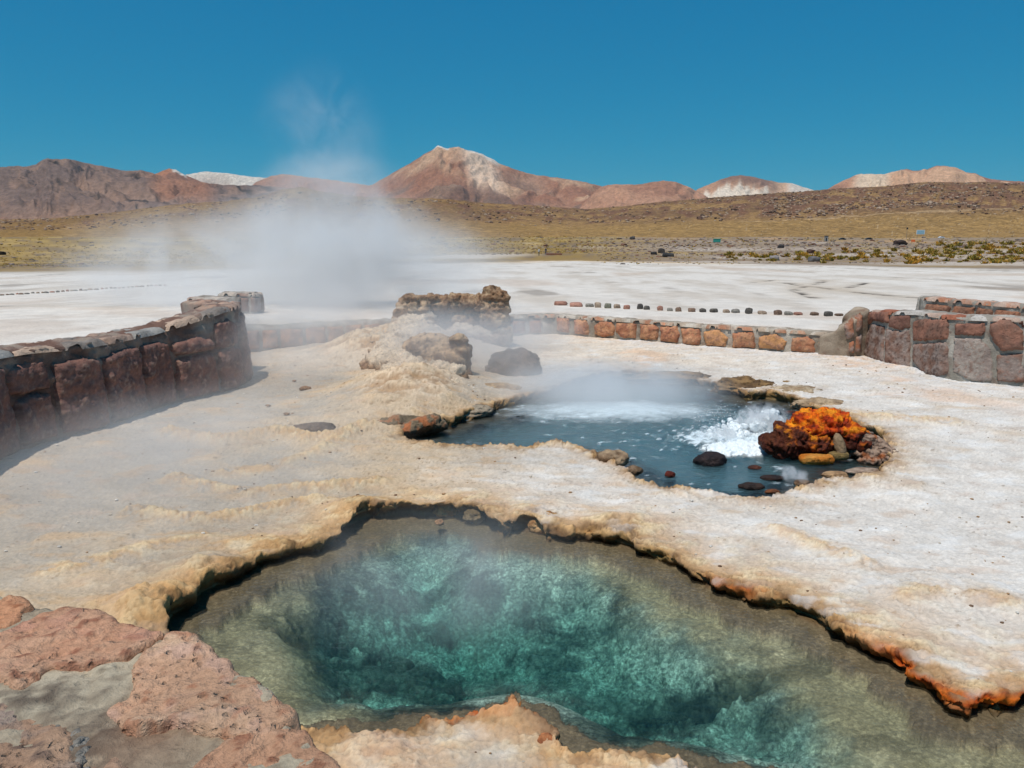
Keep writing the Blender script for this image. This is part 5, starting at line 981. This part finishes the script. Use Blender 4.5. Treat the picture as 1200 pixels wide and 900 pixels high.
def g_left(r):
    px = r.uniform(-60, 700); hi = np.interp(px, [-60, 150, 300, 560, 700], [316, 313, 308, 299, 297]); return px, hi-abs(r.normal(0, 10))-.5 if r.rand() < .8 else r.uniform(278, hi)
def g_right(r): return r.uniform(700, 1260), np.clip(r.uniform(279, 310), 277, 311)
scatter('dry_grass', 3600, lambda r: (lambda p: (p[0], max(p[1], 277.5)))(g_left(r)), small, M_GRASS, 'dry yellow bunch grass covering the plain left of centre', 'grass', lambda r: r.uniform(2, 4.5), .5)
scatter('dry_scrub', 1500, lambda r: (lambda p: (p[0], max(p[1], 277.5)))(g_right(r)), small, M_GRASS, 'low dry scrub spread between the rocks on the right plain', 'scrub', lambda r: r.uniform(2, 5), .5)
rk = []
for s in range(8):
    v, f = rock_data((.5, .42, .3), sub=2, seed=900+s, amp=.35, boxy=.2); c = [srgb(120, 106, 98), srgb(92, 82, 78), srgb(150, 132, 120), srgb(126, 88, 70)][s % 4]; rk.append((v, f, np.tile(c, (len(v), 1))))
scatter('field_stones', 2600, lambda r: (r.uniform(700, 1260), max(277.5, r.triangular(277, 288, 311))) if r.rand() < .62 else (lambda p: (p[0], max(p[1], 279)))(g_left(r)), rk, M_STONE, 'countless dark stones strewn over the plain', 'stones', lambda r: r.uniform(1.5, 4.)*(1 if r.rand() < .9 else 1.8), .8)
# larger single rocks one can pick out
for i, (px, py, ww, hh, cn, lb) in enumerate([(766, 297, 7, 4, (70, 66, 64), 'dark rock left in the pair beyond the white flat'), (775, 294, 8, 6, (74, 68, 64), 'dark jagged rock behind the pair on the flat\'s far edge'), (781, 299, 9, 6, (78, 76, 76), 'dark grey block at the far edge of the white flat'), (787, 299, 5, 5, (96, 92, 88), 'small grey block right of the dark grey block'), (954, 304, 13, 7, (120, 116, 116), 'grey boulder in the scrub at the white flat\'s far edge'), (907, 303, 11, 6, (150, 142, 138), 'pale grey boulder left of the scrub'), (1055, 285, 14, 6, (70, 54, 48), 'long dark boulder on the stony plain below the white sign'), (915, 289, 7, 5, (74, 70, 70), 'dark rock on the plain above the pale boulder'), (950, 295, 9, 5, (96, 70, 58), 'reddish brown rock behind the scrub'), (630, 295, 0.1, .1, (0, 0, 0), ''), (741, 279, 6, 4, (90, 86, 84), 'dark rock on the distant pale patch left of the teal tank'), (1010, 296, 7, 4, (110, 100, 94), 'small grey rock in the middle of the scrub'), (2, 297, 8, 5, (62, 54, 46), 'dark rock at the left edge of the grassy plain')]):
    if not lb: continue
    x, y, z = plain_at(px, py+hh*.4); s = y/900.; o = rock_obj('field_rock', (x, y, z+hh*.3*s), (ww*.5*s, ww*.45*s, hh*.6*s), two(srgb(*cn), srgb(*cn)*.7, 1.5), m=M_STONE, seed=930+i, amp=.28, boxy=.2, sub=3); tag(o, lb, 'rock')
# thin layer of helper shapes for built things
def box(bm, c, s, rz=0.):
    g = bmesh.ops.create_cube(bm, size=1); bmesh.ops.transform(bm, matrix=Matrix.Translation(c) @ Matrix.Rotation(rz, 4, 'Z') @ Matrix.Diagonal((*s, 1)), verts=g['verts']); return g['verts']
def bm_obj(name, bm, m, parent=None, bev=0.):
    if bev: bmesh.ops.bevel(bm, geom=list(bm.edges), offset=bev, segments=2, affect='EDGES', profile=.6)
    me = bpy.data.meshes.new(name); bm.to_mesh(me); bm.free(); return link(name, me, m, parent)
MP = {k: mat_plain('paint_'+k, c, r, me_) for k, c, r, me_ in [('white', (.72, .76, .8), .5, 0), ('teal', (.03, .30, .24), .5, 0), ('steel', (.25, .26, .27), .4, .6), ('dark', (.03, .03, .035), .25, .2), ('glass', (.02, .03, .04), .08, 0), ('rubber', (.02, .02, .02), .9, 0), ('orange', (.75, .16, .03), .5, 0), ('grey', (.35, .33, .31), .8, 0), ('brick', (.33, .14, .08), .9, 0), ('blue', (.30, .50, .60), .4, 0), ('skin', (.35, .2, .13), .6, 0), ('coat', (.03, .035, .05), .8, 0), ('shirt', (.65, .65, .66), .8, 0), ('trouser', (.08, .07, .07), .9, 0), ('hair', (.015, .012, .01), .8, 0)]}
# sign board
x, y, z = plain_at(1078, 281); s = y/900.; r_ = empty('information_sign', (x, y, z)); tag(r_, 'pale blue white information board on two posts at the far side of the plain', 'sign')
bm = bmesh.new(); box(bm, (0, 0, 8.6*s), (9.5*s, .08, 5.0*s)); bm_obj('board', bm, MP['white'], r_, .02)
bm = bmesh.new(); box(bm, (0, -.06, 8.6*s), (8.3*s, .03, 4.0*s)); bm_obj('panel', bm, MP['blue'], r_)
for q in (-3.4, 3.4): bm = bmesh.new(); box(bm, (q*s, .08, 4.6*s), (.12, .08, 9.4*s)); bm_obj('post', bm, MP['steel'], r_)
x, y, z = plain_at(1062, 280); s = y/900.; r_ = empty('signpost', (x, y, z)); tag(r_, 'thin grey post with a small dark plate left of the information board', 'signpost')
bm = bmesh.new(); bmesh.ops.create_cone(bm, segments=10, radius1=.10, radius2=.07, depth=13*s, cap_ends=True, matrix=Matrix.Translation((0, 0, 6.5*s))); bm_obj('post', bm, MP['steel'], r_)
bm = bmesh.new(); box(bm, (0, -.12, 12*s), (2.*s, .05, 2.2*s)); bm_obj('plate', bm, MP['dark'], r_, .01)
# teal tank
x, y, z = plain_at(840, 284); s = y/900.; r_ = empty('water_tank', (x, y, z)); tag(r_, 'teal green box tank on the pale patch in the far distance', 'tank')
bm = bmesh.new(); box(bm, (0, 0, 1.9*s), (8*s, 3*s, 3.6*s)); bm_obj('body', bm, MP['teal'], r_, .12); bm = bmesh.new(); box(bm, (0, 0, 3.9*s), (8.4*s, 3.4*s, .4*s)); bm_obj('lid', bm, MP['teal'], r_, .05)
for q in (-3, 3): bm = bmesh.new(); box(bm, (q*s, 0, .15*s), (.6*s, 2.6*s, .5*s)); bm_obj('foot', bm, MP['grey'], r_)
# hut
x, y, z = plain_at(968, 283); s = y/900.; r_ = empty('small_hut', (x, y, z)); tag(r_, 'tiny grey booth with a dark doorway far across the plain', 'hut')
bm = bmesh.new(); box(bm, (0, 0, 3*s), (3.4*s, 3*s, 6*s)); bm_obj('wall', bm, MP['grey'], r_, .05); bm = bmesh.new(); box(bm, (0, 0, 6.2*s), (4.2*s, 3.8*s, .5*s)); bm_obj('roof', bm, MP['dark'], r_, .03); bm = bmesh.new(); box(bm, (-.4*s, -1.52*s, 2.2*s), (1.4*s, .06, 4.2*s)); bm_obj('door', bm, MP['dark'], r_)
# orange marker
x, y, z = plain_at(1070, 284); s = y/900.; r_ = empty('orange_barrier', (x, y, z)); tag(r_, 'small orange barrier at the foot of the information board', 'barrier')
bm = bmesh.new(); vs_ = box(bm, (0, 0, 1.8*s), (4.4*s, .5*s, 2.6*s)); bm_obj('panel', bm, MP['orange'], r_, .06)
for q in (-1.6, 1.6): bm = bmesh.new(); box(bm, (q*s, 0, .2*s), (.4*s, 1.6*s, .5*s)); bm_obj('foot', bm, MP['grey'], r_)
# cars
def car(px, py, lb, paint, rot):
    x, y, z = plain_at(px, py); r_ = empty('parked_car', (x, y, z)); tag(r_, lb, 'car', 'cars parked far off on the plain'); r_.rotation_euler = (0, 0, rot)
    prof_ = [(-2.1, .35), (-2.15, .75), (-1.9, .95), (-1.35, 1.02), (-.75, 1.45), (.75, 1.5), (1.45, 1.05), (2.0, .95), (2.15, .7), (2.1, .35)]
    bm = bmesh.new(); A_ = [bm.verts.new((a, -.85, b)) for a, b in prof_]; B2 = [bm.verts.new((a, .85, b)) for a, b in prof_]; bm.faces.new(A_); bm.faces.new(B2[::-1]); n = len(A_)
    for i in range(n): bm.faces.new((A_[i], B2[i], B2[(i+1) % n], A_[(i+1) % n]))
    bmesh.ops.recalc_face_normals(bm, faces=bm.faces); bm_obj('body', bm, paint, r_, .06)
    for sy in (-.87, .87):
        bm = bmesh.new(); v_ = [bm.verts.new(p) for p in ((-1.2, sy, 1.02), (1.25, sy, 1.05), (.7, sy*.99, 1.4), (-.7, sy*.99, 1.36))]; bm.faces.new(v_); bmesh.ops.solidify(bm, geom=list(bm.faces), thickness=.03); bm_obj('side_window', bm, MP['glass'], r_)
    for sx in (-1.35, 1.35):
        for sy in (-.8, .8):
            bm = bmesh.new(); bmesh.ops.create_cone(bm, segments=20, radius1=.34, radius2=.34, depth=.22, cap_ends=True, matrix=Matrix.Translation((sx, sy, .34)) @ Matrix.Rotation(math.pi/2, 4, 'X')); wl = bm_obj('wheel', bm, MP['rubber'], r_)
            bm = bmesh.new(); bmesh.ops.create_cone(bm, segments=16, radius1=.2, radius2=.2, depth=.25, cap_ends=True, matrix=Matrix.Translation((sx, sy, .34)) @ Matrix.Rotation(math.pi/2, 4, 'X')); bm_obj('rim', bm, MP['steel'], wl)
car(1018, 281.3, 'dark car parked by the orange ground far off at the right', MP['dark'], .1); car(987, 281.5, 'dark car parked left of the other one, far across the plain', MP['dark'], -.05); car(1103, 279.5, 'pale car parked right of the information board', MP['white'], .1)
# brick kerb ring at the far end of the white flat, with two visitors
x, y, z = plain_at(649, 299); s = y/900.; r_ = empty('brick_wall', (x, y, z)); tag(r_, 'low reddish brick wall beside the two visitors far across the flat', 'wall')
bm = bmesh.new(); box(bm, (0, .1, 1.2*s), (19*s, .35, 2.2*s)); bm_obj('core', bm, MP['grey'], r_)
br = bmesh.new(); box(br, (0, 0, 0), (.95*s*2, .3, .62*s)); bmesh.ops.bevel(br, geom=list(br.edges), offset=.03, segments=1, affect='EDGES'); bme = bpy.data.meshes.new('brick'); br.to_mesh(bme); br.free(); bme.materials.append(MP['brick'])
for rw in range(3):
    for q in range(9): o = bpy.data.objects.new('brick', bme); col.objects.link(o); o.parent = r_; o.location = ((-8.2+q*2.05+(.5 if rw % 2 else 0))*s, -.12, (.45+rw*.75)*s)
def person(px, py, h, lb, top, rot):
    x, y, z = plain_at(px, py); r_ = empty('person', (x, y, z)); tag(r_, lb, 'person'); r_.rotation_euler = (0, 0, rot); k = h/1.75
    pts_ = {'pel': (0, 0, .95), 'ch': (0, 0, 1.25), 'nk': (0, 0, 1.48), 'hd': (0, .01, 1.60), 'hd2': (0, 0, 1.70), 'ls': (-.17, 0, 1.42), 'le': (-.24, .02, 1.15), 'lw': (-.24, .10, .92), 'lh': (-.24, .12, .82), 'rs': (.17, 0, 1.42), 're': (.24, .02, 1.15), 'rw': (.22, .12, .93), 'rh': (.22, .14, .83), 'lk': (-.10, .03, .5), 'la': (-.11, 0, .08), 'lt': (-.11, .16, .03), 'rk': (.10, .0, .5), 'ra': (.12, -.03, .08), 'rt': (.12, .13, .03)}
    ed = [('pel', 'ch'), ('ch', 'nk'), ('nk', 'hd'), ('hd', 'hd2'), ('ch', 'ls'), ('ls', 'le'), ('le', 'lw'), ('lw', 'lh'), ('ch', 'rs'), ('rs', 're'), ('re', 'rw'), ('rw', 'rh'), ('pel', 'lk'), ('lk', 'la'), ('la', 'lt'), ('pel', 'rk'), ('rk', 'ra'), ('ra', 'rt')]
    rad = {'pel': .15, 'ch': .17, 'nk': .065, 'hd': .095, 'hd2': .085, 'ls': .07, 'rs': .07, 'le': .05, 're': .05, 'lw': .035, 'rw': .035, 'lh': .045, 'rh': .045, 'lk': .075, 'rk': .075, 'la': .05, 'ra': .05, 'lt': .04, 'rt': .04}
    ks = list(pts_); me = bpy.data.meshes.new('body'); me.from_pydata([tuple(np.array(pts_[q])*k) for q in ks], [(ks.index(a), ks.index(b)) for a, b in ed], []); o = link('body', me, None, r_); md = o.modifiers.new('skin', 'SKIN')
    for i, q in enumerate(ks): me.skin_vertices[0].data[i].radius = (rad[q]*k, rad[q]*k*.85)
    me.skin_vertices[0].data[0].use_root = True; sb_ = o.modifiers.new('sub', 'SUBSURF'); sb_.levels = 1; sb_.render_levels = 1
    ev = o.evaluated_get(bpy.context.evaluated_depsgraph_get()); m2 = bpy.data.meshes.new_from_object(ev); m2.name = 'body'; o.modifiers.clear(); o.data = m2; m2.materials.clear()
    for q in (MP['skin'], top, MP['trouser'], MP['hair']): m2.materials.append(q)
    for p in m2.polygons: c = p.center/k; p.use_smooth = True; p.material_index = 3 if (c.z > 1.64 or (c.z > 1.55 and c.y < -.02)) else 0 if (c.z > 1.49 or (abs(c.x) > .19 and c.z < .95)) else 1 if c.z > .93 else 2
person(631.5, 300, 1.65, 'visitor in a white top standing left of the low brick wall', MP['shirt'], .4); person(639.5, 299, 1.7, 'visitor in dark clothes standing just behind the low brick wall', MP['coat'], 2.8)

# ================================================================== STEAM (real volumes where it rises)
def steam(name, loc, rad, dens, lb, scale=1.0, thr=.45, soft=.25, seed=0., rotz=0., roty=0., stretch=(1, 1, 1), topfade=None, col_=(.985, .985, .985)):
    m = bpy.data.materials.new(name); m.use_nodes = True; t = m.node_tree; N = t.nodes; L = t.links; N.clear(); out = N.new('ShaderNodeOutputMaterial'); pv = N.new('ShaderNodeVolumePrincipled')
    pv.inputs['Color'].default_value = (*col_, 1); pv.inputs['Anisotropy'].default_value = 0.; pv.inputs['Density Attribute'].default_value = ''
    tc = N.new('ShaderNodeTexCoord'); ln = N.new('ShaderNodeVectorMath'); ln.operation = 'LENGTH'; L.new(tc.outputs['Object'], ln.inputs[0])
    fo = N.new('ShaderNodeMapRange'); fo.interpolation_type = 'SMOOTHSTEP'; fo.inputs['From Min'].default_value = 1.; fo.inputs['From Max'].default_value = .1; L.new(ln.outputs['Value'], fo.inputs['Value'])
    mp = N.new('ShaderNodeMapping'); mp.inputs['Location'].default_value = (seed, seed*.7, seed*1.3); mp.inputs['Scale'].default_value = tuple(rad[i]*scale/stretch[i] for i in range(3)); L.new(tc.outputs['Object'], mp.inputs[0])
    n = N.new('ShaderNodeTexNoise'); n.inputs['Scale'].default_value = 1.; n.inputs['Detail'].default_value = 4.5; n.inputs['Roughness'].default_value = .55; n.inputs['Distortion'].default_value = .7; L.new(mp.outputs[0], n.inputs['Vector'])
    mr = N.new('ShaderNodeMapRange'); mr.interpolation_type = 'SMOOTHSTEP'; mr.inputs['From Min'].default_value = thr-soft; mr.inputs['From Max'].default_value = thr+soft; L.new(n.outputs['Fac'], mr.inputs['Value'])
    mu = N.new('ShaderNodeMath'); mu.operation = 'MULTIPLY'; L.new(fo.outputs[0], mu.inputs[0]); L.new(mr.outputs[0], mu.inputs[1]); last = mu.outputs[0]
    m2 = N.new('ShaderNodeMath'); m2.operation = 'MULTIPLY'; m2.inputs[1].default_value = dens; L.new(last, m2.inputs[0]); L.new(m2.outputs[0], pv.inputs['Density']); L.new(pv.outputs[0], out.inputs['Volume'])
    v, f = ico(3); me = mesh_np(name, v*1.02, f); o = link(name, me, m); o.location = loc; o.scale = rad; o.rotation_euler = (0, roty, rotz); tag(o, lb, 'steam', kind='stuff'); return o
c = PY(340, 335, 17.); steam('steam_plume', (c[0], c[1], 2-1.0), (6.2, 2.8, 2.1), 1.25, 'broad bank of white steam drifting over the flat behind the left wall', .62, .48, .14, 3.)
c = PY(395, 285, 17.5); steam('steam_plume', tuple(c), (2.6, 1.8, 2.3), 1.4, 'dense rising column of steam above the bank, left of the cone', .8, .47, .14, 8.)
c = PY(375, 165, 18.); steam('steam_wisp', tuple(c), (1.7, 1.4, 2.0), .30, 'faint wisp of steam high against the sky above the column', 1.1, .52, .12, 12.)
c = PY(545, 425, 10.6); steam('steam_veil', (c[0], c[1], .42), (2.0, 1.6, .75), 1.15, 'thin steam veiling the cone and the back pool\'s left shore', .9, .46, .22, 15.)
c = P(715, 468, 0); steam('steam_veil', (c[0], c[1]+.2, .10), (1.8, 1.15, .45), 3.0, 'white vapour skimming the middle of the back pool', 1.0, .45, .22, 19.)
c = PY(290, 420, 10.2); steam('steam_veil', (c[0], c[1], .45), (2.1, 1.6, .9), .9, 'wispy steam drifting past the end of the left wall', .9, .47, .16, 51.)
c = PY(160, 540, 6.2); steam('steam_veil', (c[0]+.45, c[1], .18), (2.0, 2.6, .58), .65, 'thin steam drifting along the foot of the left wall', .8, .46, .22, 23., rotz=-.2)
c = P(500, 715, 0); steam('steam_veil', (c[0]+.05, c[1]+.1, .18), (1.0, .85, .42), 1.0, 'faint steam rising from the middle of the front pool', 1.5, .46, .2, 27.)
c = PY(620, 395, 13.2); steam('steam_veil', (c[0], c[1], .35), (1.3, 1.0, .55), .9, 'steam in front of the low wall\'s left end', .9, .46, .2, 31.)
c = PY(400, 380, 13.0); steam('steam_veil', (c[0], c[1], .6), (2.3, 1.3, .9), .9, 'steam hanging over the low wall left of the cone', .8, .44, .22, 37.)
c = PY(490, 300, 18.); steam('steam_veil', (c[0], c[1], 1.2), (2.2, 1.6, 1.2), .35, 'thin right edge of the steam bank above the cone', .7, .46, .22, 41.)
for (px, py, dy, rx, rz, dn, lb) in [(893, 500, .3, .34, .26, 34., 'white spray cloud thrown up against the orange mound'), (846, 518, .15, .36, .20, 30., 'white spray cloud over the left half of the boiling burst'), (885, 533, .1, .34, .07, 9., 'low froth mist in front of the boiling burst'), (930, 556, .62, .13, .06, 26., 'small puff of spray below the orange brick shaped stone')]:
    c = PY(px, py, fb[1]+dy) if py < 550 else P(px, py, -.06); steam('spray_cloud', tuple(c), (rx*1.1, .24, rz*1.1), dn*1.3, lb, 13., .52, .07, px*.1)
print('objects', len(bpy.data.objects))
